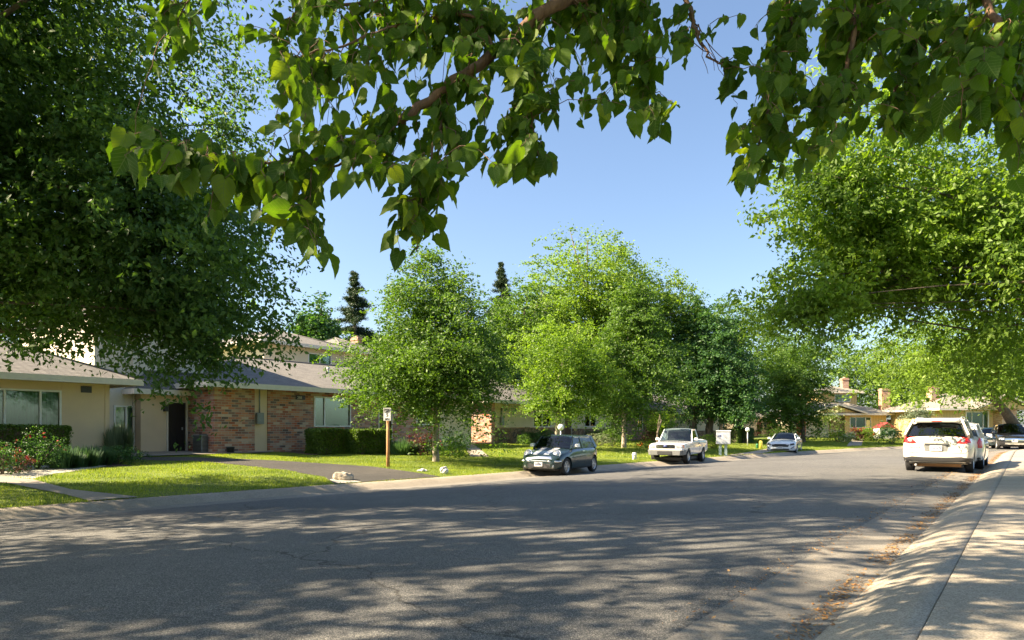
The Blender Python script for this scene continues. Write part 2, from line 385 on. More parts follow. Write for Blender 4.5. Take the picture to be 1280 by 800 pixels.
MAT['mulch'] = M_plain('bark_mulch', (.085, .05, .03), .95, var=.5, scale=25, bmp=.8)
MAT['gravel'] = M_plain('pale_gravel', (.48, .45, .38), .9, var=.35, scale=28, bmp=.9)
MAT['earth'] = M_plain('dry_ground', (.16, .15, .09), .95, var=.3, scale=.3)
MAT['litter'] = M_leaf('dry_fallen_leaf', [(.22, .10, .035), (.36, .19, .07), (.45, .30, .14)], .15, tcol=(1, .9, .6))

def sweep(L, NL, prof, zbase=0):
    vs = [(p[0]+n[0]*d, p[1]+n[1]*d, zbase+z) for p, n in zip(L, NL) for d, z in prof]
    k = len(prof); return vs, k, len(L)
def sweep_obj(name, L, NL, prof, mat, zbase=0, flip=False, smooth=True, kind='structure'):
    vs, k, n = sweep(L, NL, prof, zbase)
    fs = [(i*k+j, (i+1)*k+j, (i+1)*k+j+1, i*k+j+1) for i in range(n-1) for j in range(k-1)]
    if flip: fs = [f[::-1] for f in fs]
    o = MB().add(vs, fs, smooth).build(name, mat); tag(o, kind=kind); return o
# carriageway: ruled between the two gutters, slightly crowned
def resample(L, n):
    s = np.r_[0, np.cumsum(np.linalg.norm(np.diff(L, axis=0), axis=1))]; q = np.linspace(0, s[-1], n)
    return np.stack([np.interp(q, s, L[:, 0]), np.interp(q, s, L[:, 1])], 1)
La = LK+LN*-1.25*np.array(1.0); Ra = RK+RN*-.65
def pair(La, Ra):
    out = []
    for p in La:
        d = np.linalg.norm(Ra-p, axis=1); out.append(Ra[d.argmin()])
    return np.array(out)
Rn = resample(La, 170); Rp = pair(Rn, resample(Ra, 1400))
vs = []; KX = 14
for p, q in zip(Rn, Rp):
    for j in range(KX+1):
        f = j/KX; x = p*(1-f)+q*f; vs.append((x[0], x[1], ZR*f+.07*4*f*(1-f)))
fs = [(i*(KX+1)+j, i*(KX+1)+j+1, (i+1)*(KX+1)+j+1, (i+1)*(KX+1)+j) for i in range(len(Rn)-1) for j in range(KX)]
o = MB().add(vs, [f[::1] for f in fs], True).build('street', MAT['asphalt']); tag(o, kind='structure')
def road_z(x, y):
    p = np.array([[x, y]]); l = -dL(p)[0]-1.25; r = -(-seg_dist(p, RK)[0])-.0
    r = abs(seg_dist(p, RK)[0])-.65; f = np.clip(l/(l+r), 0, 1); return float(ZR*f+.07*4*f*(1-f))
sweep_obj('far_gutter', LK, LN, LPROF[:3], MAT['gutter'])
sweep_obj('far_kerb', LK, LN, LPROF[2:]+[(.03, .10)], MAT['conc'])
sweep_obj('near_gutter', RK, RN, RPROF[:3], MAT['gutter'], ZR, True)
sweep_obj('near_kerb', RK, RN, RPROF[2:7]+[(.60, .124), (.603, .06)], MAT['walk'], ZR, True)
# pavement slabs in 1.5 m bays with open joints
def bays(L, NL, d0, d1, z0, z1, mat, name, bay=1.52, gap=.009):
    s = np.r_[0, np.cumsum(np.linalg.norm(np.diff(L, axis=0), axis=1))]; mb = MB(); q = s[0]
    while q+bay < s[-1]:
        e = []
        for qq in (q, q+bay-gap):
            p = np.array([np.interp(qq, s, L[:, 0]), np.interp(qq, s, L[:, 1])]); n = np.array([np.interp(qq, s, NL[:, 0]), np.interp(qq, s, NL[:, 1])]); e.append((p, n))
        if p[1] > -12:
            (p0, n0), (p1, n1) = e; dz = random.uniform(-.003, .003)
            b_ = [(*(p0+n0*d0), z0+dz), (*(p0+n0*d1), z1+dz), (*(p1+n1*d1), z1+dz), (*(p1+n1*d0), z0+dz)]
            mb.hexa([(x, y, z-.12) for x, y, z in b_], b_)
        q += bay
    o = mb.build(name, mat, bevel=.004); tag(o, kind='structure')
random.seed(4)
bays(RK, RN, .608, 2.3, ZR+.126, ZR+.165, MAT['walk'], 'near_pavement', bay=2.4)
sweep_obj('near_verge', RK, RN, [(.60, .09), (2.3, .10), (2.35, .16), (4, .2)], MAT['lawn'], ZR, True)
inner = [tuple(W2(a, -3.6)) for a in (-45, -10, 20, 38)]+[(26, 34), (31, 39), (38, 41.5), (50, 42.6), (110, 41), (140, -60), (0, -60)]
o = MB().add([(x, y, ZR+.19) for x, y in inner], [tuple(range(len(inner)))[::-1]]).build('near_lawn', MAT['lawn']); tag(o, kind='structure')
sweep_obj('far_lawn', LK, LN, [(d, float(lawn_z(d))) for d in (0.02, .5, 1, 2, 3, 4.5, 6, 8, 10, 13, 17, 22, 30, 45, 80)], MAT['lawn'])
me = MB().add([(-900, -600, -.25), (900, -600, -.25), (900, 900, -.25), (-900, 900, -.25)], [(0, 1, 2, 3)]).build('ground', MAT['earth']); tag(me, kind='structure')

def drape(name, poly, mat, lift=.006, cell=.5, kind='structure', zf=None, soft=0):
    bm = bmesh.new(); vsx = [bm.verts.new((p[0], p[1], 0)) for p in poly]; f = bm.faces.new(vsx)
    P = np.array(poly)
    for ax in (0, 1):
        lo, hi = P[:, ax].min(), P[:, ax].max(); q = math.ceil(lo/cell)*cell
        while q < hi:
            no = Vector((1, 0, 0)) if ax == 0 else Vector((0, 1, 0))
            bmesh.ops.bisect_plane(bm, geom=bm.verts[:]+bm.edges[:]+bm.faces[:], plane_co=no*q, plane_no=no); q += cell
    zs = (zf or terr)(np.array([(v.co.x, v.co.y) for v in bm.verts]))
    for v_, z in zip(bm.verts, zs): v_.co.z = z+lift
    for f in bm.faces:
        if f.normal.z < 0: f.normal_flip()
    bmesh.ops.recalc_face_normals(bm, faces=bm.faces)
    if sum(f.normal.z for f in bm.faces) < 0:
        for f in bm.faces: f.normal_flip()
    me = bpy.data.meshes.new(name); bm.to_mesh(me); bm.free()
    o = link(name, me, mat); tag(o, kind=kind); return o
def gp(*pts):
    out = []
    for x, y in pts:
        p = G(x, y)
        for _ in range(4):
            d = dL(p)[0]
            if d < .03:
                q = p+np.array([1e-3, 0]); g = np.array([dL(q)[0]-d, dL(p+np.array([0, 1e-3]))[0]-d])/1e-3; p = p+g*(.03-d)
        out.append(tuple(p))
    return out
# driveway apron and asphalt lane
DRIVE = gp((553, 596.2), (510, 589.5), (465, 583.5), (360, 576.8), (300, 573.8), (238, 571.8), (165, 571.6), (100, 571.2), (100, 574), (165, 575), (240, 577), (300, 581.5), (355, 588), (405, 596.5), (428, 606.2))
PATH1 = gp((-60, 590), (0, 596), (41, 600), (88, 612.5), (178, 622.6), (121, 628.5), (82, 619), (16, 606), (-60, 596))
PATH2 = gp((582, 556), (592, 556), (611, 571), (588, 571), (583, 563))
GRAVEL = gp((-60, 582), (0, 583), (60, 582), (135, 582), (110, 587), (70, 592), (41, 599), (0, 595.5), (-60, 590))
GRAVEL2 = gp((418, 598.6), (434, 600), (452, 602.5), (430, 605.5), (412, 600))
DRIVE2 = gp((906, 570.8), (935, 565.5), (965, 560), (985, 560), (962, 567.2))
PATH4 = gp((1064, 549), (1079, 549), (1077, 557.6), (1058, 557.8))
drape('driveway', DRIVE, MAT['drive'], .012)
drape('front_path', PATH1, MAT['conc'], .02)
drape('garden_path', PATH2, MAT['conc'], .02)
drape('gravel_bed', GRAVEL, MAT['gravel'], .008)
drape('verge_gravel', GRAVEL2, MAT['gravel'], .014)
drape('far_driveway', DRIVE2, MAT['conc'], .02)
drape('house_walk', PATH4, MAT['conc'], .02)
def ab(a0, a1, b0, b1): return [tuple(W2(a0, b0)), tuple(W2(a1, b0)), tuple(W2(a1, b1)), tuple(W2(a0, b1))]
BEDS = [ab(A(385, 23.4), A(500, 23.4), 23.4, 26.5), ab(A(500, 22.8), A(575, 22.8), 22.8, 26.5), ab(A(660, 25.7), A(760, 25.7), 25.7, 27.8), ab(-4, A(165, 22.3), 22.3, 25.8)]
for q in BEDS: drape('planting_bed', q, MAT['mulch'], .007)
drape('entry_slab', ab(A(150, 26.2), A(352, 24.9), 25.3, 29.2), MAT['conc'], .05, cell=5)

# ------------------------------------------------------------------ grass blades
def in_poly(P, poly):
    x, y = P[:, 0], P[:, 1]; c = np.zeros(len(P), bool); n = len(poly)
    for i in range(n):
        x0, y0 = poly[i]; x1, y1 = poly[(i+1) % n]
        with np.errstate(divide='ignore', invalid='ignore'):
            c ^= ((y0 > y) != (y1 > y)) & (x < (x1-x0)*(y-y0)/(y1-y0)+x0)
    return c
def blades(name, P, Z, h, wd, mat, rng, lean=.5):
    n = len(P); th = rng.uniform(0, 2*np.pi, n); hh = h*rng.uniform(.5, 1.3, n); ww = wd*rng.uniform(.7, 1.3, n)
    dx, dy = np.cos(th), np.sin(th); lt = rng.uniform(0, 2*np.pi, n); ll = hh*lean*rng.uniform(0, 1.4, n)
    b0 = np.stack([P[:, 0]-dx*ww/2, P[:, 1]-dy*ww/2, Z-.01], 1); b1 = np.stack([P[:, 0]+dx*ww/2, P[:, 1]+dy*ww/2, Z-.01], 1)
    tp = np.stack([P[:, 0]+np.cos(lt)*ll, P[:, 1]+np.sin(lt)*ll, Z+hh], 1)
    v = np.stack([b0, b1, tp], 1).reshape(-1, 3); f = np.arange(3*n).reshape(-1, 3)
    return np_mesh(name, v, f, 3)
rng = np.random.default_rng(7)
excl = [DRIVE, PATH1, PATH2, GRAVEL, GRAVEL2, DRIVE2, PATH4]+BEDS
def scatter(n, dmin, dmax, ymin, ymax):
    s = np.r_[0, np.cumsum(np.linalg.norm(np.diff(LK, axis=0), axis=1))]
    q = rng.uniform(0, s[-1], n*3); p = np.stack([np.interp(q, s, LK[:, 0]), np.interp(q, s, LK[:, 1])], 1)
    nn = np.stack([np.interp(q, s, LN[:, 0]), np.interp(q, s, LN[:, 1])], 1); d = rng.uniform(dmin, dmax, n*3); p = p+nn*d[:, None]
    k = (p[:, 1] > ymin) & (p[:, 1] < ymax) & (p[:, 0] > -.80*p[:, 1]-1) & (p[:, 0] < .8*p[:, 1])
    p = p[k]; d = d[k]; m = np.zeros(len(p), bool)
    for e in excl: m |= in_poly(p, e)
    return p[~m], d[~m]
parts = []
for n, d0, d1, y0, y1, h, wd in ((650000, -.04, 11, 12, 34, .07, .016), (260000, -.03, 13, 34, 75, .10, .04)):
    p, d = scatter(n, d0, d1, y0, y1)
    tuft = .65+.35*np.sin(p[:, 0]*2.1+np.sin(p[:, 1]*1.3)*2)*np.sin(p[:, 1]*1.7)
    me = blades('grass', p, lawn_z(np.maximum(d, 0)), h*tuft, wd, None, rng)
    o = link('grass', me, MAT['grass']); tag(o, 'bright green mown lawn grass between the kerb and the houses' if y0 < 20 else 'sunlit lawn grass further down the street', 'grass', kind='stuff')
# fallen leaves in the near gutter
def litter(name, L, NL, n, dmu, dsd, prof, zb, label, ymax=40):
    s = np.r_[0, np.cumsum(np.linalg.norm(np.diff(L, axis=0), axis=1))]
    q = rng.uniform(0, s[-1], n*8); cl = np.sin(q*1.9)+np.sin(q*4.3+1)+.7*np.sin(q*9.1)+rng.normal(0, .5, len(q)); q = q[cl > -.9][:n*2]
    p = np.stack([np.interp(q, s, L[:, 0]), np.interp(q, s, L[:, 1])], 1); nn = np.stack([np.interp(q, s, NL[:, 0]), np.interp(q, s, NL[:, 1])], 1)
    d = rng.normal(dmu, dsd, len(q)); p = p+nn*d[:, None]; k = (p[:, 1] > 3) & (p[:, 1] < ymax); p = p[k]; d = d[k]
    z = np.interp(d, [a for a, _ in prof], [c for _, c in prof])+zb
    n = len(p); th = rng.uniform(0, 6.28, n); l = rng.uniform(.006, .024, n); wv = l*rng.uniform(.5, .9, n)
    ax = np.stack([np.cos(th), np.sin(th), rng.uniform(-.3, .5, n)], 1)*l[:, None]; sd = np.stack([-np.sin(th), np.cos(th), rng.uniform(-.4, .4, n)], 1)*wv[:, None]
    c = np.stack([p[:, 0], p[:, 1], z+.008], 1); v = np.stack([c-ax, c+sd*.6, c+ax, c-sd*.6], 1).reshape(-1, 3)
    o = link(name, np_mesh(name, v, np.arange(4*n).reshape(-1, 4), 4), MAT['litter']); tag(o, label, 'leaf litter', kind='stuff')
litter('leaf_litter', RK, RN, 16000, -.07, .065, RPROF, ZR, 'dry brown leaves gathered in the gutter beside the near pavement')
litter('road_edge_litter', RK, RN, 5000, -.68, .12, [(-3, 0), (3, 0)], ZR+.003, 'dry brown leaf crumbs along the asphalt edge of the near gutter')

# ------------------------------------------------------------------ foliage
def leaf_quads(c, ax, nm, ln, wd):
    """diamond leaves: base, side, tip, side, slightly folded along the midrib"""
    ax = ax/np.linalg.norm(ax, axis=1)[:, None]; sd = np.cross(nm, ax); sd /= np.linalg.norm(sd, axis=1)[:, None]+1e-9
    up = np.cross(ax, sd); L_ = ln[:, None]; W_ = wd[:, None]
    b = c-ax*L_*.5; t = c+ax*L_*.5-up*L_*.08; l = c-ax*L_*.06+sd*W_*.5+up*W_*.14; r = c-ax*L_*.06-sd*W_*.5+up*W_*.14
    return np.stack([b, r, t, l], 1)
def leaves_mesh(name, C, rng, size, aspect=.55, droop=.35, upbias=.6, out=None):
    n = len(C); ax = rng.normal(0, 1, (n, 3)); ax[:, 2] = ax[:, 2]*.5-droop
    nm = rng.normal(0, 1, (n, 3))*.7; nm[:, 2] += upbias
    if out is not None: nm += out*.5; ax += out*.5
    ln = size*rng.uniform(.65, 1.3, n); v = leaf_quads(C, ax, nm, ln, ln*aspect*rng.uniform(.8, 1.2, n)).reshape(-1, 3)
    i = np.arange(n)*4; f = np.concatenate([np.stack([i, i+1, i+2], 1), np.stack([i, i+2, i+3], 1)])
    return np_mesh(name, v, f, 3)
class Lump:
    def __init__(s, rng, amp=.2, k=3.0, m=7):
        s.K = rng.normal(0, k, (m, 3)); s.p = rng.uniform(0, 6.28, m); s.a = amp/math.sqrt(m)*1.6
    def __call__(s, d): return 1+s.a*np.cos(d@s.K.T+s.p).sum(1)
def crown_pts(rng, c, r, ncl, per, spread, shell=.35, lump=.2, shape='oval', k=3., zlow=-1.):
    """clumps of leaf positions through an uneven crown; c centre, r radii"""
    c = np.array(c, float); r = np.array(r, float); L_ = Lump(rng, lump, k)
    d = rng.normal(0, 1, (ncl*3, 3)); d /= np.linalg.norm(d, axis=1)[:, None]; d = d[d[:, 2] > zlow][:ncl]
    rad = rng.uniform(0, 1, len(d))**shell*L_(d); p = d*rad[:, None]
    if shape == 'cone':
        h = (p[:, 2]+1)/2; s = np.clip(1.25*(1-h)**.75+.08, 0, 1.1)*np.where(h < .15, .6+h*2.6, 1)
        q = np.hypot(p[:, 0], p[:, 1])+1e-6; lim = np.sqrt(np.clip(1-p[:, 2]**2, .02, 1)); p[:, 0] *= np.minimum(s/lim, 1.2); p[:, 1] *= np.minimum(s/lim, 1.2)
    cen = c+p*r
    m = rng.poisson(per, len(cen)); idx = np.repeat(np.arange(len(cen)), m); n = len(idx)
    sp = spread*rng.uniform(.6, 1.4, len(cen))[idx]
    q = d+rng.normal(0, .55, d.shape); q[:, 2] = q[:, 2]*.35-.12; q /= np.linalg.norm(q, axis=1)[:, None]
    u = rng.uniform(-1, 1, n); off = rng.normal(0, 1, (n, 3)); off /= np.linalg.norm(off, axis=1)[:, None]; off *= rng.uniform(0, 1, (n, 1))**.5
    off = off*(1.05*sp*(1.1-.45*u))[:, None]*np.array([1, 1, .55])+q[idx]*(u*2.1*sp)[:, None]; off[:, 2] -= (u*.5+.5)**2*sp*.9
    o = cen[idx]+off; dd = (q*np.array([1, 1, .8]))[idx]
    return o, dd, cen
def make_tree(name, label, base, crowns, leaf, mat, trunk, bark, seed, cat='tree', group=None, limbs=10, lean=(0, 0), fork=.35, zbase=None, aspect=.55, droop=.35, twin=0, path=None, lowlimb=True, lr=.5):
    rng = np.random.default_rng(seed); x, y = base; z0 = float(terr([base])[0]) if zbase is None else zbase
    root = thing(name, label, cat, (x, y, z0), 0, group)
    C = []; D = []; cens = []
    for cr in crowns:
        kw = dict(cr); c = np.array(kw.pop('c'))-np.array([x, y, z0]); o, d, ce = crown_pts(rng, c, **kw)
        C.append(o); D.append(d); cens.append((c, ce))
    C = np.concatenate(C); D = np.concatenate(D); k = C[:, 2] > .25; C, D = C[k], D[k]
    link('crown', leaves_mesh('crown', C, rng, leaf, aspect, droop, out=D), MAT[mat], root)
    mb = MB(); c0, ce0 = cens[0]; top = c0+np.array([0, 0, .35])*crowns[0]['r'][2]
    fk = np.array([lean[0]*.4, lean[1]*.4, max(.9, (c0[2]-crowns[0]['r'][2])*1.0+fork*crowns[0]['r'][2]*.4)])
    tr = trunk
    starts = [np.array([0., 0, -.3])]+([np.array([twin, 0, -.3])] if twin else [])
    for st in starts:
        pts = [st, st*[1, 1, 0]+[0, 0, .15], (st*[1, 1, 0])*.9+fk*.5+rng.normal(0, .03, 3)*fk[2]*.3, fk+st*[1, 1, 0], (fk+top)/2+rng.normal(0, .15, 3), top]
        if path: pts = [np.array(q)-np.array([x, y, z0]) for q in path]; fk = pts[-3]; top = pts[-1]; mb.tube(pts, [tr*1.3-(tr*1.0)*q/(len(pts)-1) for q in range(len(pts))], 10); continue
        mb.tube(pts, [tr*1.5, tr*1.12, tr*.95, tr*.85, tr*.5, tr*.12], 10)
    for (c, ce) in cens:
        up_ = ce[ce[:, 2] > c[2]-.3] if lowlimb is False else ce
        ce = up_ if len(up_) > 3 else ce; sel = rng.choice(len(ce), min(limbs, len(ce)), replace=False)
        for i in sel:
            e = ce[i]; f0 = rng.uniform(0, .75); s = fk*(1-f0)+top*f0
            if e[2] < s[2]-1.5: s = fk
            mid = (s+e)/2+np.array([0, 0, .12*np.linalg.norm(e-s)])*rng.uniform(-.2, 1)+rng.normal(0, .05, 3)*np.linalg.norm(e-s)
            q1 = (s+mid)/2+rng.normal(0, .02, 3)*np.linalg.norm(e-s)
            r0 = tr*lr*(1-.5*f0)*min(1, .35+.13*np.linalg.norm(e-s)); mb.tube([s, q1, mid, (mid+e)/2+rng.normal(0, .04, 3), e], [r0, r0*.8, r0*.6, r0*.38, r0*.12], 6)
    mb.build('trunk', bark, root); return root
def bush(name, label, pos, size, mat, n, leaf, seed, cat='bush', group=None, box=False, rz=0, blade=False, flowers=None, z0=None):
    rng = np.random.default_rng(seed); x, y = pos; zb = float(terr([pos])[0]) if z0 is None else z0
    root = thing(name, label, cat, (x, y, zb), rz, group); sx, sy, sz = size
    if box:
        p = rng.uniform(-1, 1, (n, 3)); f = rng.integers(0, 5, n)
        q = 1+rng.normal(0, .035, n)
        p[f == 0, 0] = q[f == 0]; p[f == 1, 0] = -q[f == 1]; p[f == 2, 1] = q[f == 2]; p[f == 3, 1] = -q[f == 3]; p[f == 4, 2] = 1+rng.normal(0, .03, (f == 4).sum())
        lump = .97+.03*np.sin(p[:, 0]*5+seed)*np.cos(p[:, 1]*4+p[:, 2]*3); rr = np.maximum(np.abs(p[:, 0])**6+np.abs(p[:, 2])**6, 0); p[:, 2] -= .06*(np.abs(p[:, 0])**8)*(p[:, 2] > .8)
        C = p*lump[:, None]*np.array([sx/2, sy/2, sz/2])+[0, 0, sz/2]; out = p*1.0
        core = MB().hexa([(-sx*.46, -sy*.46, 0), (sx*.46, -sy*.46, 0), (sx*.46, sy*.46, 0), (-sx*.46, sy*.46, 0)], [(-sx*.45, -sy*.45, sz*.93), (sx*.45, -sy*.45, sz*.93), (sx*.45, sy*.45, sz*.93), (-sx*.45, sy*.45, sz*.93)])
        core.build('twigs', MAT['bark'], root, bevel=.05)
        me = leaves_mesh('foliage', C, rng, leaf, .6, 0, .3, out)
    elif blade:
        th = rng.uniform(0, 6.28, n); r_ = np.sqrt(rng.uniform(0, 1, n)); hh = sz*rng.uniform(.55, 1.1, n)*(1-.35*r_)
        b = np.stack([np.cos(th)*r_*sx*.35, np.sin(th)*r_*sy*.35, np.zeros(n)], 1); o = np.stack([np.cos(th)*sx*.5*r_, np.sin(th)*sy*.5*r_, hh], 1)+rng.normal(0, .04, (n, 3))
        mid = b*.5+o*.5; mid[:, 2] += hh*.12; w_ = leaf; s = np.stack([-np.sin(th+1), np.cos(th+1), np.zeros(n)], 1)*w_/2
        v = np.stack([b-s, b+s, mid+s, mid-s, o], 1).reshape(-1, 3); i = np.arange(n)*5
        f = np.concatenate([np.stack([i, i+1, i+2], 1), np.stack([i, i+2, i+3], 1), np.stack([i+3, i+2, i+4], 1)]); me = np_mesh('foliage', v, f, 3)
    else:
        o, d, ce = crown_pts(rng, (0, 0, sz*.5), (sx/2, sy/2, sz/2), max(8, n//14), 14, min(sx, sz)*.09, shell=.3, lump=.22, k=2.5)
        o[:, 2] = np.abs(o[:, 2]); me = leaves_mesh('foliage', o, rng, leaf, .55, 0, .6, d)
        mb = MB()
        for e in ce[rng.choice(len(ce), min(9, len(ce)), False)]: mb.tube([(0, 0, -.05), (e[0]*.4, e[1]*.4, e[2]*.5), tuple(e)], [.02, .014, .006], 5)
        mb.build('stem', MAT['bark'], root)
    link('foliage', me, MAT[mat], root)
    if flowers:
        fm, nf, fs = flowers; th = rng.normal(0, 1, (nf, 3)); th[:, 2] = np.abs(th[:, 2]); th /= np.linalg.norm(th, axis=1)[:, None]
        cen = th*np.array([sx/2, sy/2, sz/2])*rng.uniform(.9, 1.08, (nf, 1))+[0, 0, sz*.5]; cc = np.repeat(cen, 9, 0)+rng.normal(0, fs*.55, (nf*9, 3))
        tag(link('flowers', leaves_mesh('flowers', cc, rng, fs, .9, -.2, .5), MAT[fm], root), kind='stuff')
    return root
# ------------------------------------------------------------------ houses
class House:
    def __init__(s, name, label, xy, rz, z0, group='houses along the far side of the street'):
        s.root = thing(name, label, 'house', (xy[0], xy[1], z0), rz, group); s.z0 = z0
    def wall(s, x0, x1, y0, y1, z1, mat, holes=(), zb=-.4, t=.18, sides='LRB', zlo=None):
        """front wall at y0 with openings, plus side and back walls"""
        mb = MB(); z0 = zb
        xs = sorted({x0, x1} | {v for h in holes for v in h[:2] if x0 < v < x1}); zs = sorted({z0, z1} | {v for h in holes for v in h[2:4] if z0 < v < z1})
        for i in range(len(xs)-1):
            for j in range(len(zs)-1):
                cx, cz_ = (xs[i]+xs[i+1])/2, (zs[j]+zs[j+1])/2
                if not any(h[0] < cx < h[1] and h[2] < cz_ < h[3] for h in holes): mb.box(xs[i], xs[i+1], y0, y0+t, zs[j], zs[j+1])
        if 'L' in sides: mb.box(x0, x0+t, y0+t, y1, z0, z1)
        if 'R' in sides: mb.box(x1-t, x1, y0+t, y1, z0, z1)
        if 'B' in sides: mb.box(x0+t, x1-t, y1-t, y1, z0, z1)
        return mb.build('wall', MAT[mat] if isinstance(mat, str) else mat, s.root)
    def window(s, x0, x1, z0, z1, y, split=.5, back='curtain', fw=.06, label=None):
        mb = MB(); o = .035
        for a, b_, c, d in ((x0-fw, x1+fw, z1, z1+fw), (x0-fw, x1+fw, z0-fw, z0), (x0-fw, x0, z0, z1), (x1, x1+fw, z0, z1)): mb.box(a, b_, y-o, y+.09, c, d)
        for q in (split if isinstance(split, (list, tuple)) else [split]):
            xm = x0+(x1-x0)*q; mb.box(xm-.03, xm+.03, y-.015, y+.07, z0, z1)
        w_ = mb.build('window', MAT['white'], s.root)
        MB().box(x0+.003, x1-.003, y+.03, y+.04, z0+.003, z1-.003).build('pane', MAT['pane'], w_)
        MB().box(x0-.0, x1+.0, y+.13, y+.14, z0, z1).build('curtain' if back != 'blind' else 'blinds', MAT[back], w_)  # the dark back is a sheet painted as unlit room, no curtain
        if label: w_['label'] = label
        return w_
    def door(s, x0, x1, z0, z1, y, mat='door_brown', frame='fascia', bars=False, label=None):
        mb = MB(); mb.box(x0, x1, y+.05, y+.1, z0, z1)
        wd = x1-x0
        for r in range(3 if not bars else 2):
            zz = z0+(z1-z0)*(.08+r*(.3 if not bars else .46)); hh = (z1-z0)*(.24 if not bars else .38)
            mb.box(x0+.12*wd, x0+.46*wd, y+.038, y+.05, zz, zz+hh); mb.box(x0+.54*wd, x0+.88*wd, y+.038, y+.05, zz, zz+hh)
        if bars:
            for k in range(9): mb.box(x0+wd*(.08+k*.1), x0+wd*(.08+k*.1)+.012, y-.01, y+.004, z0+.1, z1-.1)
        d = mb.build('door', MAT[mat], s.root); MB().box(x1-.16, x1-.12, y-.02, y+.04, z0+.95, z0+1.07).build('handle', MAT['galv'], d)
        fb = MB(); fb.box(x0-.07, x0, y-.03, y+.1, z0, z1+.07); fb.box(x1, x1+.07, y-.03, y+.1, z0, z1+.07); fb.box(x0, x1, y-.03, y+.1, z1, z1+.07); fb.build('door_frame', MAT[frame], d)
        if label: d['label'] = label
        return d
    def roof(s, x0, x1, y0, y1, z, rise, oh=.6, hl=True, hr=True, mat='shingle', th=.16, ry=None, gable='stucco'):
        X0, X1, Y0, Y1 = x0-oh, x1+oh, y0-oh, y1+oh; ym = ry if ry is not None else (Y0+Y1)/2; run = min(ym-Y0, Y1-ym)
        zt = z+th; rl = X0+(run if hl else 0); rr = X1-(run if hr else 0)
        if rl > rr: rl = rr = (rl+rr)/2
        V = [(X0, Y0, zt), (X1, Y0, zt), (X1, Y1, zt), (X0, Y1, zt), (rl, ym, zt+rise), (rr, ym, zt+rise), (X0, Y0, z), (X1, Y0, z), (X1, Y1, z), (X0, Y1, z)]
        r = MB(); r.add(V, [(0, 1, 5, 4), (2, 3, 4, 5)] + ([(3, 0, 4)] if 1 else []) + [(1, 2, 5)]); ro = r.build('roof', MAT[mat], s.root)
        # ridge cap shingles
        cp = MB(); cp.tube([(rl, ym, zt+rise+.0), (rr, ym, zt+rise+.0)], .07, 6)
        for (hx, hy, ex) in ((X0, Y0, rl), (X0, Y1, rl), (X1, Y0, rr), (X1, Y1, rr)):
            if abs(hx-ex) > .1: cp.tube([(hx, hy, zt), (ex, ym, zt+rise)], .055, 6)
        cp.build('ridge_cap', MAT[mat], ro)
        so_ = MB(); so_.add([(X0+.03, Y0+.03, z+.02), (X1-.03, Y0+.03, z+.02), (X1-.03, Y1-.03, z+.02), (X0+.03, Y1-.03, z+.02)], [(0, 3, 2, 1)]); so_.build('soffit', MAT['soffit'], ro)
        g = MB(); t = .035
        g.box(X0-t, X1+t, Y0-t, Y0, z-.04, zt+.01); g.box(X0-t, X1+t, Y1, Y1+t, z-.04, zt+.01); g.box(X0-t, X0, Y0, Y1, z-.04, zt+.01); g.box(X1, X1+t, Y0, Y1, z-.04, zt+.01)
        if not hl: g.hexa([(X0-.05, Y0, zt-.02), (X0, Y0, zt-.02), (X0, ym, zt+rise-.02), (X0-.05, ym, zt+rise-.02)], [(X0-.05, Y0, zt+.06), (X0, Y0, zt+.06), (X0, ym, zt+rise+.06), (X0-.05, ym, zt+rise+.06)])
        g.build('fascia', MAT['fascia'], s.root)
        return ro
    def gable_front(s, xc, hw, y, z, rise, depth, mat, wall):
        """small roof whose ridge runs back from the street"""
        V = []; 
        for yy in (y, y+depth): V += [(xc-hw, yy, z), (xc, yy, z+rise), (xc+hw, yy, z)]
        V += [(p[0], p[1], p[2]-.14) for p in V[:6]]
        MB().add(V, [(0, 1, 4, 3), (1, 2, 5, 4), (0, 6, 7, 1), (1, 7, 8, 2), (0, 3, 9, 6), (2, 8, 11, 5), (6, 9, 10, 7), (7, 10, 11, 8)]).build('gable_roof', MAT[mat], s.root)
        f = MB()
        for sg in (-1, 1): f.hexa([(xc+sg*hw, y-.04, z-.16), (xc+sg*hw, y, z-.16), (xc, y, z+rise-.16), (xc, y-.04, z+rise-.16)][::sg], [(xc+sg*hw, y-.04, z+.03), (xc+sg*hw, y, z+.03), (xc, y, z+rise+.03), (xc, y-.04, z+rise+.03)][::sg])
        f.build('fascia', MAT['fascia'], s.root)
        k = (hw-.5)/hw; MB().add([(xc-hw*k, y+.5, z-.14), (xc+hw*k, y+.5, z-.14), (xc, y+.5, z+rise*k-.05), (xc-hw*k, y+.6, z-.14), (xc+hw*k, y+.6, z-.14), (xc, y+.6, z+rise*k-.05)], [(0, 1, 2), (5, 4, 3), (0, 3, 4, 1), (1, 4, 5, 2), (2, 5, 3, 0)]).build('gable_wall', MAT[wall], s.root)
    def chimney(s, x0, x1, y0, y1, z0, z1, mat='brick_red'):
        c = MB().box(x0, x1, y0, y1, z0, z1-.25).box(x0-.05, x1+.05, y0-.05, y1+.05, z1-.25, z1-.1).box(x0+.02, x1-.02, y0+.02, y1-.02, z1-.1, z1).build('chimney', MAT[mat], s.root)
        MB().lathe([(.12, z1-.02), (.14, z1+.15), (.10, z1+.15), (.10, z1)], 10, Matrix.Translation(((x0+x1)/2, (y0+y1)/2, 0))).build('flue', MAT['brick_red'], c); return c
    def vent(s, x, y, z, h=.5, r=.06):
        MB().lathe([(0, z-.4), (r, z-.4), (r, z+h), (0, z+h)], 10, Matrix.Translation((x, y, 0))).lathe([(0, z+h+.02), (r*1.7, z+h+.02), (r*1.3, z+h+.1), (0, z+h+.12)], 10, Matrix.Translation((x, y, 0))).build('roof_vent', MAT['galv'], s.root)
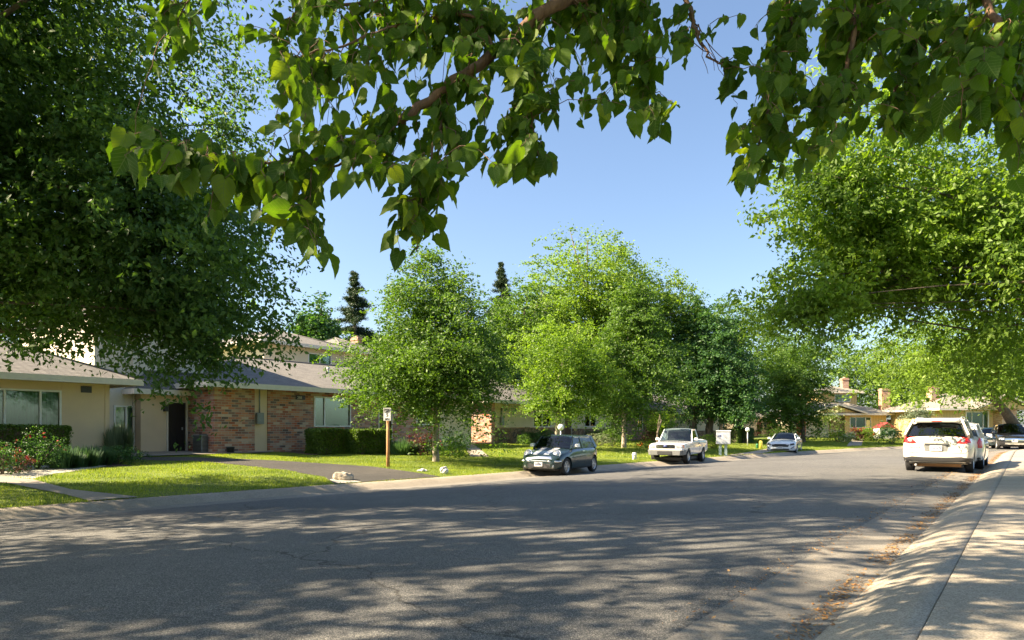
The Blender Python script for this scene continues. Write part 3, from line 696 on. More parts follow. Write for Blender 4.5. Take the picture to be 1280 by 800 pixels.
    def lamp(s, x, y, z):
        MB().box(x-.07, x+.07, y-.14, y, z-.02, z+.2).box(x-.1, x+.1, y-.17, y, z+.2, z+.24).build('wall_lamp', MAT['metal_dark'], s.root)
    def downpipe(s, x, y, z0, z1): MB().box(x-.035, x+.035, y-.07, y, z0, z1).box(x-.035, x+.035, y-.22, y-.07, z0, z0+.07).build('downpipe', MAT['fascia'], s.root)
RZ = math.radians(90)-AZ
GB = .60
class SHouse(House):      # a house in the street's own frame; all calls take (a, b) from the camera
    def __init__(s, name, label, a0, b0, z0): super().__init__(name, label, tuple(W2(a0, b0)), RZ, z0); s.a0 = a0; s.b0 = b0
    def X(s, px, b): return A(px, b)-s.a0
    def Z(s, px, py, b): return Zb(px, py, b)-s.z0

# -- left house: front room with the wide window
b = 25.6; h = SHouse('house', 'tan stucco house with a wide window and vertical blinds behind the rose bushes', A(137, b), b, .55)
Y = lambda bb: bb-b
wx0, wx1 = h.X(-40, b), h.X(74, b); wz0, wz1 = h.Z(40, 539.5, b), h.Z(40, 489, b)
h.wall(-16, 0, 0, 9, 2.62, 'stucco', [(wx0, wx1, wz0, wz1)], t=.2)
h.window(wx0, wx1, wz0, wz1, 0, [.38, .78], 'blind')
h.roof(-16, 0, 0, 9, 2.62, 2.1, .75, False, True)
cx = h.X(133, b); MB().box(cx-.05, cx+.05, -.02, 0, -.2, 2.6).build('trim_board', MAT['stucco'], h.root)
cx = h.X(77, b); MB().box(cx-.02, cx+.02, -.015, 0, -.2, 2.6).build('trim_strip', MAT['stucco'], h.root)
v0 = h.X(101, b); MB().box(v0, v0+.33, -.03, 0, 2.3, 2.52).build('vent', MAT['metal_dark'], h.root)
h.chimney(h.X(86, 31), h.X(110, 31), Y(30.5), Y(31.6), 2, h.Z(100, 437, 31), 'brick')
# -- its taller block and porch with the black door
b = 28.6; h2 = SHouse('house', 'pale two storey block with black security door and low porch roof, behind the air conditioner', A(268, 28), 28.0, .6)
Y = lambda bb: bb-28.0
x = h2.X; wa = (x(144, 28.5), x(171, 28.5), h2.Z(157, 550.5, 28.5), h2.Z(157, 509, 28.5))
h2.wall(x(118, 28.5), 0.0, Y(28.5), Y(36), 6.0, 'stucco2', [wa]); h2.window(*wa, Y(28.5), .5, 'curtain')
h2.roof(x(118, 28.5), 0.0, Y(28.5), Y(36), 6.0, 1.5, .6, False, True)
da = (x(210, 28), x(232, 28), .03, 2.1); wb = (x(243, 28), x(249.5, 28), 1.05, h2.Z(246, 520, 28))
h2.wall(x(176, 28), 0, 0, Y(28.49), 2.42, 'stucco', [da, wb], sides='LR'); h2.door(*da, 0, 'door_black', bars=True, label='black door with barred security screen')
h2.window(*wb, 0, .99, 'dark'); h2.roof(x(176, 28), 0, 0, Y(28.0)+1.2, 2.42, .75, .45, True, True, ry=Y(28.46), mat='shingle'); h2.lamp(x(206, 28), 0, 1.75)
h2.downpipe(x(176, 28)-.06, Y(28.5), -.3, 5.9)
# -- brick house
b = 26.0; h3 = SHouse('brick_house', 'brick house with a grey shingle roof behind the two clipped hedges and speed sign', A(268, b), b, .52)
X = h3.X; Yl = lambda bb: bb-b; he = 2.78
panel = (X(318.5, b), X(335, b), -.4, he)
w1 = (X(393.5, b), X(437, b), h3.Z(415, 532, b), h3.Z(415, 498, b)); w2 = (X(521, b), X(543, b), h3.Z(532, 530, b), h3.Z(532, 514, b)); d1 = (X(474, b), X(489, b), .0, 2.1)
xr = X(563, b); w3 = (X(561.5, b), X(565.5, b), .1, 2.1)
h3.wall(0, X(549, b), 0, 9.5, he, 'brick', [panel, w1, w2, d1], sides='LB')
h3.wall(X(549, b), X(590, b), 0.05, 9.5, he, 'stucco3', [], sides='R')
h3.window(*w1, 0, .27, 'curtain'); h3.window(*w2, 0, .5, 'curtain'); h3.door(*d1, 0, 'door_brown')
MB().box(panel[0], panel[1], .06, .12, -.4, he).build('wall_panel', MAT['stucco'], h3.root)
mx = X(318.8, b); mb = MB().box(mx+.02, mx+.34, -.14, .0, h3.Z(321, 530, b), h3.Z(321, 516, b)); mb.tube([(mx+.18, -.05, h3.Z(321, 516, b)), (mx+.18, -.05, he)], .03, 6); mb.build('electric_meter', MAT['metal_grey'], h3.root)
nx = X(371, b); MB().box(nx-.06, nx+.42, -.03, 0, h3.Z(373, 499.5, b), h3.Z(373, 494, b)).build('number_plate', MAT['door_black'], h3.root)
text_mesh('house_number', '288', .17, h3.root, (nx, -.034, h3.Z(373, 498.6, b)), (R(90), 0, 0), MAT['fascia'], .003)
h3.roof(0, X(590, b), 0, 9.5, he, 1.72, .65, True, True, ry=Yl(31.3)); h3.vent(X(410, 29.2), Yl(29.2), 3.7, .5)
# two storey blocks behind it
zt = Zb(400, 437, 36)-.52; ww = (X(386, 36), X(413, 36), h3.Z(400, 457, 36), h3.Z(400, 443.5, 36))
h3.wall(X(330, 36), X(430, 36), Yl(36), Yl(43), zt, 'stucco3', [ww]); h3.window(*ww, Yl(36), .5, 'curtain'); h3.roof(X(330, 36), X(430, 36), Yl(36), Yl(43), zt, 1.3, .6)
zt = Zb(440, 441, 41)-.52; h3.wall(X(431, 41), X(470, 41), Yl(41), Yl(47), zt, 'stucco3'); h3.roof(X(431, 41), X(470, 41), Yl(41), Yl(47), zt, 1.3, .6)
h3.chimney(X(443, 43), X(449, 43), Yl(42.6), Yl(43.4), 5, Zb(446, 422, 43)-.52)
# -- stone and stucco house with the brick fin
b = 27.6; h4 = SHouse('house', 'cream stucco house with flagstone base and brick fin wall behind the hatchback', A(614, 27), b, .68)
X = h4.X; Yl = lambda bb: bb-b
MB().box(-.0, .38, Yl(27), Yl(29), -.4, 2.62).build('brick_fin', MAT['brick'], h4.root)
he = 2.64; zs = 1.0; wA = (X(667, b), X(688, b), h4.Z(678, 533, b), h4.Z(678, 510, b)); dA = (X(705.5, b), X(714, b), .02, 2.08); wB = (X(731, b), X(744, b), h4.Z(738, 532.5, b), h4.Z(738, 512, b))
h4.wall(.39, X(770, b), 0, 9, he, 'stucco3', [wA, dA, wB], sides='RB'); h4.window(*wA, 0, .5, 'curtain'); h4.window(*wB, 0, .5, 'curtain'); h4.door(*dA, 0, 'door_brown')
mb = MB().box(.39, dA[0]-.1, -.09, -.001, -.4, zs).box(dA[1]+.1, X(770, b), -.09, -.001, -.4, zs); mb.build('stone_base', MAT['stone'], h4.root)
MB().box(.36, dA[0]-.08, -.13, -.001, zs, zs+.07).build('stone_cap', MAT['brick_tan'], h4.root)
mx = X(624.5, b); mb = MB().box(mx, mx+.3, -.16, -.0, h4.Z(627, 531.5, b), h4.Z(627, 521, b)); mb.tube([(mx+.15, -.05, 1.6), (mx+.15, -.05, 2.35)], .05, 6); mb.build('electric_meter', MAT['metal_grey'], h4.root)
h4.lamp(X(656, b), 0, 2.2); h4.roof(0, X(770, b), -.3, 9, he, 2.0, .6, True, True)
h4.vent(X(648, 30), Yl(30), 4.0)
# -- shaded brown brick house behind the middle trees
b = 27.0; h5 = SHouse('brick_house', 'dark brown brick house in the shade behind the twin middle trees', A(772, b), b, .68); X = h5.X
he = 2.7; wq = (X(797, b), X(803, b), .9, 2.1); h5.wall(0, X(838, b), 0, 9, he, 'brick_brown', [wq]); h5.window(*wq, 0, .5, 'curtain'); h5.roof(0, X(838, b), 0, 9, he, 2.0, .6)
# -- cream house with chimney behind the pickup and mailbox
b = 26.0; h6 = SHouse('house', 'low cream house with wide green window and brick chimney behind the cluster mailbox', A(840, b), b, .5); X = h6.X
he = 2.55; w1 = (X(898, b), X(927, b), h6.Z(912, 540, b), h6.Z(912, 525, b)); d1 = (X(948.5, b), X(955, b), 0, 2.15); w2 = (X(957.5, b), X(961, b), 1.0, 2.2)
h6.wall(0, X(946, b), 0, 10, he, 'stucco3', [w1], sides='LB'); h6.window(*w1, 0, [.2, .78], 'curtain')
h6.wall(X(946, b)+.01, X(985, b), .3, 10, he, 'stucco2', [(d1[0], d1[1], -.4, 2.15), w2], sides='RB'); h6.door(*d1, .3, 'door_brown'); h6.window(*w2, .3, .5, 'dark')
MB().box(0, X(945, b), -.1, -.001, -.4, 1.0).build('stone_base', MAT['stone'], h6.root)
h6.roof(0, X(985, b), 0, 10, he, 1.9, .6); h6.chimney(X(926, 29), X(943, 29), 2.6, 3.6, 2.4, h6.Z(935, 498, 29)-.1)
# -- two storey house facing down the street
RZ4 = R(8)*-1
def rel(px, Y_, org): return (px-640)/F*Y_-org[0]
org = ((1000-640)/F*78, 79.5); h7 = House('two_storey_house', 'yellow boarded house with a raised second storey and tall brick chimney, at the bend', org, R(-4), .95)
r = lambda px, Y_=78: rel(px, Y_, org); zz = lambda py, Y_=78: ZY(py, Y_)-.95
he = zz(518.5); wn = (r(1069), r(1093.5), zz(534), zz(521.5)); dn = (r(1006), r(1016), 0, 2.1)
h7.wall(r(998), r(1046), .8, 9, he, 'stucco3', [dn], sides='LB'); h7.door(*dn, .8, 'door_orange', frame='door_orange', label='orange framed glazed front door')
h7.wall(r(1046.5), r(1062), .3, 9, he, 'stone', [], sides='')
h7.wall(r(1062.2), r(1113), 0, 9, he, 'siding', [wn], sides='RB'); h7.window(*wn, 0, [.27, .75], 'curtain')
h7.roof(r(1000), r(1113), 0, 9, he, 1.75, .7, True, True, 'shingle2'); h7.gable_front(r(1051), 3.1, -.9, he+.25, 1.0, 4.5, 'shingle2', 'siding')
h7.chimney(r(1095.5, 82.8), r(1105.5, 82.8), 3.2, 4.1, 2.5, zz(486, 82.8), 'brick_red')
h2y = 83; ze = zz(491.5, h2y); wu = (r(1040, h2y), r(1057.5, h2y), zz(502, h2y), zz(493.5, h2y))
h7.wall(r(1022, h2y), r(1066, h2y), 3.6, 9, ze, 'siding', [wu]); h7.window(*wu, 3.6, .5, 'curtain'); h7.roof(r(1022, h2y), r(1066, h2y), 3.6, 9, ze, .8, .6, True, True, 'shingle2')
h7.chimney(r(1045, 87), r(1052.5, 87), 7.4, 8.2, ze, zz(473, 87), 'brick_red')
org = ((1180-640)/F*70, 70); h8 = House('house', 'pale yellow bungalow with tan brick end and brick chimney behind the parked white cars', org, R(2), .85)
r = lambda px, Y_=70: rel(px, Y_, org); zz = lambda py, Y_=70: ZY(py, Y_)-.85
he = zz(512.5); w8 = (r(1209), r(1236), .95, zz(515.5))
h8.wall(r(1178), r(1243), 0, 9, he, 'siding', [w8], sides='LB'); h8.window(*w8, 0, [.25, .78], 'curtain', fw=.12)
h8.wall(r(1243.3), r(1262), -1.2, 9, he+.1, 'brick_tan', [], sides='LR'); h8.roof(r(1178), r(1262), 0, 9, he, 1.7, .9, True, True, 'shingle2')
h8.gable_front(r(1243), 2.9, -2.0, he+.25, 1.25, 5.5, 'shingle2', 'siding'); h8.chimney(r(1192), r(1202), 3.4, 4.3, 3, zz(484, 74), 'brick_red')
# ------------------------------------------------------------------ vehicles
def M_paint(name, col, metal=.0, rough=.25, coat=1.0):
    m, t, b = nmat(name); n = noise(t, coords(t), 1.2, 4)
    t.links.new(ramp(t, n, [(.3, [x*.93 for x in col]), (.7, [min(1, x*1.04) for x in col])]), b.inputs['Base Color'])
    b.inputs['Roughness'].default_value = rough; b.inputs['Metallic'].default_value = metal; b.inputs['Coat Weight'].default_value = coat; b.inputs['Coat Roughness'].default_value = .03
    return m
MAT['p_green'] = M_paint('dark_green_paint', (.022, .045, .045), .3)
MAT['p_white'] = M_paint('white_paint', (.72, .73, .72))
MAT['p_pearl'] = M_paint('pearl_white_paint', (.70, .67, .60), rough=.35, coat=.35)
MAT['p_silver'] = M_paint('silver_paint', (.5, .53, .57), .5)
MAT['p_icy'] = M_paint('pale_blue_white_paint', (.66, .72, .78))
MAT['p_black'] = M_paint('black_paint', (.015, .015, .017))
MAT['p_teal'] = M_paint('dark_teal_paint', (.03, .05, .055))
MAT['glass'] = M_glass('car_glass', (.42, .5, .5), .05)
MAT['glass_dark'] = M_glass('privacy_glass', (.10, .12, .12), .06)
MAT['tyre'] = M_plain('tyre_rubber', (.022, .022, .023), .85, bmp=.3)
MAT['rim'] = M_plain('alloy', (.6, .6, .6), .3, .75)
MAT['rim_dark'] = M_plain('wheel_arch_plastic', (.02, .02, .02), .9)
MAT['trim'] = M_plain('black_plastic_trim', (.03, .03, .032), .6)
MAT['grey_plastic'] = M_plain('grey_bumper_plastic', (.17, .175, .175), .55)
MAT['chrome'] = M_plain('chrome', (.75, .75, .75), .12, 1, var=.02)
MAT['red_lens'] = M_plain('red_lens', (.6, .015, .012), .12, var=.15, scale=14, coat=1)
MAT['orange_lens'] = M_plain('orange_lens', (.8, .26, .02), .15, coat=1)
MAT['clear_lens'] = M_plain('clear_lens', (.5, .52, .53), .12, .5, coat=1, var=.3, scale=20)
MAT['plate'] = M_plain('number_plate', (.68, .68, .66), .5, var=.05)
MAT['plate_ink'] = M_plain('plate_ink', (.05, .07, .2), .5)
MAT['seat'] = M_plain('grey_seat_cloth', (.08, .08, .085), .9)
MAT['stripe'] = M_plain('white_bonnet_stripe', (.72, .72, .7), .25, coat=1)
MAT['under'] = M_plain('rusty_exhaust', (.25, .13, .05), .7)

def cr_interp(keys, xs):          # smooth interpolation through (x, value...) keys
    K = sorted(keys); X = np.array([k[0] for k in K]); V = np.array([k[1:] for k in K], float)
    m = np.zeros_like(V); h = np.diff(X)[:, None]; d = np.diff(V, axis=0)/h
    for i in range(1, len(X)-1):
        s = d[i-1]*d[i] > 0; m[i] = np.where(s, 2*d[i-1]*d[i]/np.where(s, d[i-1]+d[i], 1), 0)
    m[0] = d[0]; m[-1] = d[-1]; out = []
    for x in xs:
        i = int(np.clip(np.searchsorted(X, x)-1, 0, len(X)-2)); H = X[i+1]-X[i]; t = (x-X[i])/H
        out.append((2*t**3-3*t**2+1)*V[i]+(t**3-2*t**2+t)*H*m[i]+(-2*t**3+3*t**2)*V[i+1]+(t**3-t**2)*H*m[i+1])
    return np.array(out)
def car_body(keys, xs, axles, rw, W, crown=.05):
    """keys: (x, half width, z bottom, z widest, z shoulder, z top). closed loft with wheel arches cut out"""
    V = cr_interp(keys, xs); secs = []
    for x, (hw, zb, zw, zs, zt) in zip(xs, V):
        half = [(0, zb), (hw*.55, zb), (hw*.82, zb+.005), (hw*.93, zb+.04), (hw*.975, zb+(zw-zb)*.4), (hw, zw), (hw*.992, zw+(zs-zw)*.5), (hw*.965, zs), (hw*.925, zs+(zt-zs)*.55), (hw*.84, zt-.004), (hw*.7, zt+crown*.35), (hw*.4, zt+crown*.8), (0, zt+crown)]
        ring = [(x, y, z) for y, z in half]+[(x, -y, z) for y, z in half[-2:0:-1]]
        secs.append(ring)
    k = len(secs[0]); vs = [p for s in secs for p in s]; n = len(secs)
    fs = [(i*k+j, i*k+(j+1) % k, (i+1)*k+(j+1) % k, (i+1)*k+j) for i in range(n-1) for j in range(k)]
    fs += [tuple(range(k)), tuple((n-1)*k+j for j in range(k))[::-1]]
    me = bpy.data.meshes.new('body'); me.from_pydata(vs, [], fs); bm = bmesh.new(); bm.from_mesh(me); bmesh.ops.recalc_face_normals(bm, faces=bm.faces); bm.to_mesh(me); bm.free()
    o = bpy.data.objects.new('tmp', me); COL.objects.link(o); cut = []
    for ax in axles:
        for sg in (-1, 1):
            c = MB().lathe([(0, -.16), (rw, -.16), (rw, .3), (0, .3)], 32, Matrix.Translation((ax, sg*(W/2-.12), 0)) @ Matrix.Rotation(R(-90*sg), 4, 'X') @ Matrix.Identity(4), False)
            cm = c.mesh(); bm = bmesh.new(); bm.from_mesh(cm); bmesh.ops.remove_doubles(bm, verts=bm.verts, dist=1e-4); bmesh.ops.translate(bm, verts=bm.verts, vec=(0, 0, rw*.86)); bmesh.ops.recalc_face_normals(bm, faces=bm.faces); bm.to_mesh(cm); bm.free()
            co = bpy.data.objects.new('cut', cm); COL.objects.link(co); cut.append(co)
            md = o.modifiers.new('b', 'BOOLEAN'); md.operation = 'DIFFERENCE'; md.solver = 'EXACT'; md.object = co
    return o, cut
def finish_body(o, cut, extra=None):
    if extra is not None:
        eo = bpy.data.objects.new('cut', extra.mesh()); COL.objects.link(eo); cut.append(eo); md = o.modifiers.new('b', 'BOOLEAN'); md.operation = 'DIFFERENCE'; md.solver = 'EXACT'; md.object = eo
    dg = bpy.context.evaluated_depsgraph_get(); me = bpy.data.meshes.new_from_object(o.evaluated_get(dg)); me.name = 'body'
    for c in cut+[o]: bpy.data.objects.remove(c)
    me.polygons.foreach_set('use_smooth', [True]*len(me.polygons)); me.set_sharp_from_angle(angle=R(38))
    me.materials.clear(); return me
def bvh_of(me): return BVHTree.FromPolygons([v.co.copy() for v in me.vertices], [tuple(p.vertices) for p in me.polygons])
def patch(bvh, poly, axis, sign=1, off=.006, th=.02, cell=.06, far=4):
    """a thin panel that follows the body: polygon in the two axes across `axis`, pressed on along it"""
    ia, ib = {'x': (1, 2), 'y': (0, 2), 'z': (0, 1)}[axis]; ic = 'xyz'.index(axis)
    bm = bmesh.new(); bm.faces.new([bm.verts.new((p[0], p[1], 0)) for p in poly]); P = np.array(poly)
    for ax in (0, 1):
        q = P[:, ax].min()+cell
        while q < P[:, ax].max()-.004:
            nv = Vector((1, 0, 0)) if ax == 0 else Vector((0, 1, 0)); bmesh.ops.bisect_plane(bm, geom=bm.verts[:]+bm.edges[:]+bm.faces[:], plane_co=nv*q, plane_no=nv); q += cell
    bm.verts.index_update(); top = []; bad = 0; last = None
    d = Vector((0, 0, 0)); d[ic] = -sign
    for v in bm.verts:
        o = Vector((0, 0, 0)); o[ia] = v.co.x; o[ib] = v.co.y; o[ic] = sign*far; hit, nm, _, _ = bvh.ray_cast(o, d)
        if hit is None: hit, nm, _, _ = bvh.find_nearest(Vector([o[0] if ic else sign*2, o[1] if ic != 1 else sign*.8, o[2] if ic != 2 else 1]) if 0 else Vector([(o[i] if i != ic else sign*(2.2 if ic == 0 else .85)) for i in range(3)]))
        if nm[ic]*sign < 0: nm = -nm
        top.append(hit+nm*off)
    n = len(top); vs = [tuple(p) for p in top]+[tuple(p+d*(th+off)) for p in top]; fs = []
    for f in bm.faces: ids = [v.index for v in f.verts]; fs += [tuple(ids), tuple(i+n for i in ids[::-1])]
    for e in bm.edges:
        if len(e.link_faces) == 1: a, b_ = e.verts[0].index, e.verts[1].index; fs.append((a, b_, b_+n, a+n))
    bm.free(); me = bpy.data.meshes.new('p'); me.from_pydata(vs, [], fs); bm = bmesh.new(); bm.from_mesh(me); bmesh.ops.recalc_face_normals(bm, faces=bm.faces); bm.to_mesh(me); bm.free()
    me.polygons.foreach_set('use_smooth', [True]*len(me.polygons)); me.set_sharp_from_angle(angle=R(40)); return me
def ell(cx, cy, rx, ry, n=20): return [(cx+rx*math.cos(2*math.pi*i/n), cy+ry*math.sin(2*math.pi*i/n)) for i in range(n)]
def wheel_at(root, x, y, r, sg, spokes=5, rimmat='rim', wd=.2, rr=.66, steer=0):
    M = Matrix.Translation((x, y, r)) @ Matrix.Rotation(steer, 4, 'Z') @ Matrix.Rotation(R(-90*sg), 4, 'X')      # local z points outwards
    h = wd/2
    ty = MB().lathe([(r*rr, -h*.9), (r*.93, -h), (r*.985, -h*.8), (r, -h*.4), (r, h*.4), (r*.985, h*.8), (r*.93, h), (r*rr, h*.9), (r*rr-.01, h*.5), (r*rr-.01, -h*.5), (r*rr, -h*.9)], 36, M).build('tyre', MAT['tyre'])
    o = bpy.data.objects.new('wheel', ty.data); 
    bpy.data.objects.remove(ty); COL.objects.link(o); o.parent = root
    rm = MB(); rm.lathe([(r*rr, h*.86), (r*(rr-.04), h*.95), (r*(rr-.06), h*.6), (r*(rr-.08), -.02)], 30, M)
    rm.lathe([(0, h*.8), (r*.13, h*.8), (r*.15, h*.6), (r*.15, 0)], 16, M)
    for k in range(spokes):
        q = Matrix.Rotation(2*math.pi*k/spokes, 4, 'Z'); wv = r*.085*5/max(5, spokes)+.008
        pts = [(r*.1, -wv*1.2, .0), (r*(rr-.03), -wv, .0), (r*(rr-.03), wv, .0), (r*.1, wv*1.2, .0)]; tp = [(r*.1, -wv, h*.72), (r*(rr-.03), -wv*.7, h*.72), (r*(rr-.03), wv*.7, h*.72), (r*.1, wv, h*.72)]
        mb = MB().hexa(pts, tp); rm.add(mb.v, mb.f, False, M @ q)
    rm.build('rim', MAT[rimmat], o)
    MB().lathe([(0, -.03), (r*(rr-.03), -.03), (r*(rr-.03), 0), (0, 0)], 24, M).build('hub_back', MAT['rim_dark'], o)
    return o
def bar(mb, p, q, w_, d_):      # pillar of rectangular section
    p, q = Vector(p), Vector(q); dr = (q-p).normalized(); s = dr.cross(Vector((0, 1, 0))).normalized(); u = dr.cross(s).normalized()
    mb.hexa([p-s*w_-u*d_, p+s*w_-u*d_, p+s*w_+u*d_, p-s*w_+u*d_], [q-s*w_-u*d_, q+s*w_-u*d_, q+s*w_+u*d_, q-s*w_+u*d_])
def make_car(name, label, loc, az, S, group='cars parked along the kerb', z=None, steer=0):
    """az: compass heading the car faces (0 = away from the camera)"""
    root = thing(name, label, S.get('cat', 'car'), (loc[0], loc[1], z if z is not None else 0), R(90-az), group)
    P = MAT[S['paint']]; L0, L1 = S['keys'][0][0], S['keys'][-1][0]
    lo, hi = min(k[0] for k in S['keys']), max(k[0] for k in S['keys']); xs = np.r_[lo, lo+.015, lo+.05, np.linspace(lo+.11, hi-.11, 34), hi-.05, hi-.015, hi]
    o, cut = car_body(S['keys'], xs, S['axles'], S['r']*1.16, S['W'], S.get('crown', .05)); me = finish_body(o, cut, S.get('cutout')); body = link('body', me, P, root); bv = bvh_of(me)
    # greenhouse
    yb, yt = S['yb'], S['yt']; zt = S['zt']; G_ = S['cols']      # list of (x base, z base, x top, z top) front to back
    for i, (xb, zb, xt, z_) in enumerate(G_):
        wd = S['pw'][i]
        for sg in (-1, 1): W_ = MB(); bar(W_, (xb, sg*yb, zb-.05), (xt, sg*yt, z_), wd, .025); W_.build('pillar', P, root)
    # roof: lofted slab
    (xf, _, xtf, ztf), (xr, _, xtr, ztr) = G_[0], G_[-1]; rows = []; nx_, ny_ = 12, 9
    oh = S.get('roof_oh', .05)
    for i in range(nx_+1):
        f = i/nx_; x = xtf+.03+(xtr-oh-xtf-.03)*f; zl = np.interp(x, [g[2] for g in G_][::-1], [g[3] for g in G_][::-1]) if len(G_) > 1 else ztf
        arch = S.get('arch', .05)*math.sin(math.pi*min(1, max(0, .12+f*.8)))
        for j in range(ny_+1):
            v = -1+2*j/ny_; y = v*(yt+.025)*(1-.05*(abs(f-.5)*2)**6); rows.append((x, y, zl+arch*(1-.0)+.045*(1-abs(v)**3.2)-.02*abs(v)**8-.05*max(0, abs(f-.5)*2-.85)*4*.5))
    k = ny_+1; top = rows; bot = [(x, y, z_-.05) for x, y, z_ in rows]; n = len(top)
    fs = [(i*k+j, (i+1)*k+j, (i+1)*k+j+1, i*k+j+1) for i in range(nx_) for j in range(ny_)]; fb = [tuple(q+n for q in f[::-1]) for f in fs]
    rim = [(i, 0) for i in range(nx_+1)]+[(nx_, j) for j in range(1, k)]+[(i, ny_) for i in range(nx_-1, -1, -1)]+[(0, j) for j in range(ny_-1, 0, -1)]; ids = [i*k+j for i, j in rim]
    fs2 = [(ids[q], ids[(q+1) % len(ids)], ids[(q+1) % len(ids)]+n, ids[q]+n) for q in range(len(ids))]
    mb = MB(); mb.add(top+bot, fs+fb+fs2, True); me_ = mb.mesh('roof'); bm = bmesh.new(); bm.from_mesh(me_); bmesh.ops.recalc_face_normals(bm, faces=bm.faces); bm.to_mesh(me_); bm.free(); me_.set_sharp_from_angle(angle=R(45)); roof = link('roof', me_, MAT[S.get('roof_sky_tone', S['paint'])], root)
    def pane(nm, corners, mat, bow=.0):
        c = [Vector(p) for p in corners]; V = []; q = 8
        if (c[1]-c[0]).cross(c[3]-c[0]).dot((c[0]+c[2])/2-Vector((-.3, 0, .9))) < 0: c = [c[0], c[3], c[2], c[1]] if nm == 'side_window' else [c[1], c[0], c[3], c[2]]
        for i in range(q+1):
            for j in range(q+1):
                u, v = i/q, j/q; p = c[0]*(1-u)*(1-v)+c[1]*u*(1-v)+c[2]*u*v+c[3]*(1-u)*v; nn = (c[1]-c[0]).cross(c[3]-c[0]).normalized(); p = p+nn*bow*(1-(2*u-1)**2); V.append(p)
        fs = [(i*(q+1)+j, (i+1)*(q+1)+j, (i+1)*(q+1)+j+1, i*(q+1)+j+1) for i in range(q) for j in range(q)]
        return MB().add(V, fs, True).build(nm, MAT[mat], root)
    g0, gl = G_[0], G_[-1]
    pane('windscreen', [(g0[0]+.01, yb-.0, g0[1]-.03), (g0[0]+.01, -yb, g0[1]-.03), (g0[2]+.01, -yt, g0[3]+.05), (g0[2]+.01, yt, g0[3]+.05)], S.get('g1', 'glass'), S.get('bow', .1))
    pane('rear_window', [(gl[0]-.01, -yb, gl[1]-.03), (gl[0]-.01, yb, gl[1]-.03), (gl[2]-.01, yt, gl[3]+.03), (gl[2]-.01, -yt, gl[3]+.03)], S.get('g3', 'glass'), S.get('rbow', .07))
    for i in range(len(G_)-1):
        a, b_ = G_[i], G_[i+1]
        for sg in (-1, 1): pane('side_window', [(a[0], sg*(yb+.004), a[1]-.03), (b_[0], sg*(yb+.004), b_[1]-.03), (b_[2], sg*(yt+.004), b_[3]), (a[2], sg*(yt+.004), a[3])][::sg], S.get('g2', 'glass') if not (S.get('priv') and i > 0) else 'glass_dark')
    # interior
    it = MB(); zc = g0[1]-.02; it.box(gl[0]+.15, g0[0]-.12, -yb+.1, yb-.1, zc-.1, zc+.05)
    for sy in (-.37, .37):
        for sx in S['seats']: it.box(sx-.12, sx+.02, sy-.22, sy+.22, zc, zc+.16); it.box(sx-.13, sx-.03, sy-.12, sy+.12, zc+.19, zc+.36); it.box(sx-.10, sx-.07, sy-.05, sy+.05, zc+.15, zc+.2)
    it.build('interior', MAT['seat'], root, bevel=.02)
    for i, ax in enumerate(S['axles']):
        for sg in (-1, 1): wheel_at(root, ax, sg*(S['W']/2-.13), S['r'], sg, S.get('spokes', 5), S.get('rimmat', 'rim'), S.get('tw', .21), S.get('rr', .66), steer if i == 0 else 0)
    for sg in (-1, 1):      # mirrors
        x0, z_ = g0[0]-.22, g0[1]+.06
        mm = MB().hexa([(x0-.05, sg*(yb+.07), z_-.04), (x0+.06, sg*(yb+.08), z_-.03), (x0+.06, sg*(yb+.24), z_-.03), (x0-.05, sg*(yb+.24), z_-.04)][::sg], [(x0-.05, sg*(yb+.06), z_+.1), (x0+.04, sg*(yb+.08), z_+.09), (x0+.04, sg*(yb+.22), z_+.08), (x0-.05, sg*(yb+.23), z_+.09)][::sg])
        mm.box(x0-.02, x0+.03, sg*(yb-.02) if sg > 0 else sg*(yb+.1), sg*(yb+.1) if sg > 0 else sg*(yb-.02), z_-.03, z_+.0); mm.build('mirror', MAT[S.get('mirror', S['paint'])], root, bevel=.02)
    # underside
    MB().box(lo+.35, hi-.35, -S['W']*.36, S['W']*.36, .17, .3).build('underbody', MAT['trim'], root)
    for (nm, poly, axs, sg, mt, off, th, *rest) in S.get('patches', []):
        both = rest and rest[0] == 'both'
        for s2 in ((1, -1) if both else (1,)):
            if axs == 'y': m_ = patch(bv, poly, 'y', sg*s2, off, th)
            elif axs == 'x': m_ = patch(bv, [(p[0]*s2, p[1]) for p in poly][::s2], 'x', sg, off, th)
            else: m_ = patch(bv, [(p[0], p[1]*s2) for p in poly][::s2], 'z', sg, off, th)
            link(nm, m_, MAT[mt], root)
    for x0, zc_ in S.get('handles', []):
        for sg in (-1, 1): link('door_handle', patch(bv, [(x0-.09, zc_-.018), (x0+.09, zc_-.018), (x0+.09, zc_+.018), (x0-.09, zc_+.018)], 'y', sg, .03, .03), MAT[S.get('handlemat', 'trim')], root)
    for seam in S.get('seams', []):
        for sg in (-1, 1):
            for (p, q) in zip(seam[:-1], seam[1:]):
                dx, dz = q[0]-p[0], q[1]-p[1]; l = math.hypot(dx, dz); nx, nz = -dz/l*.006, dx/l*.006
                link('door_seam', patch(bv, [(p[0]-nx, p[1]-nz), (q[0]-nx, q[1]-nz), (q[0]+nx, q[1]+nz), (p[0]+nx, p[1]+nz)], 'y', sg, .0015, .002, cell=.12), MAT['trim'], root)
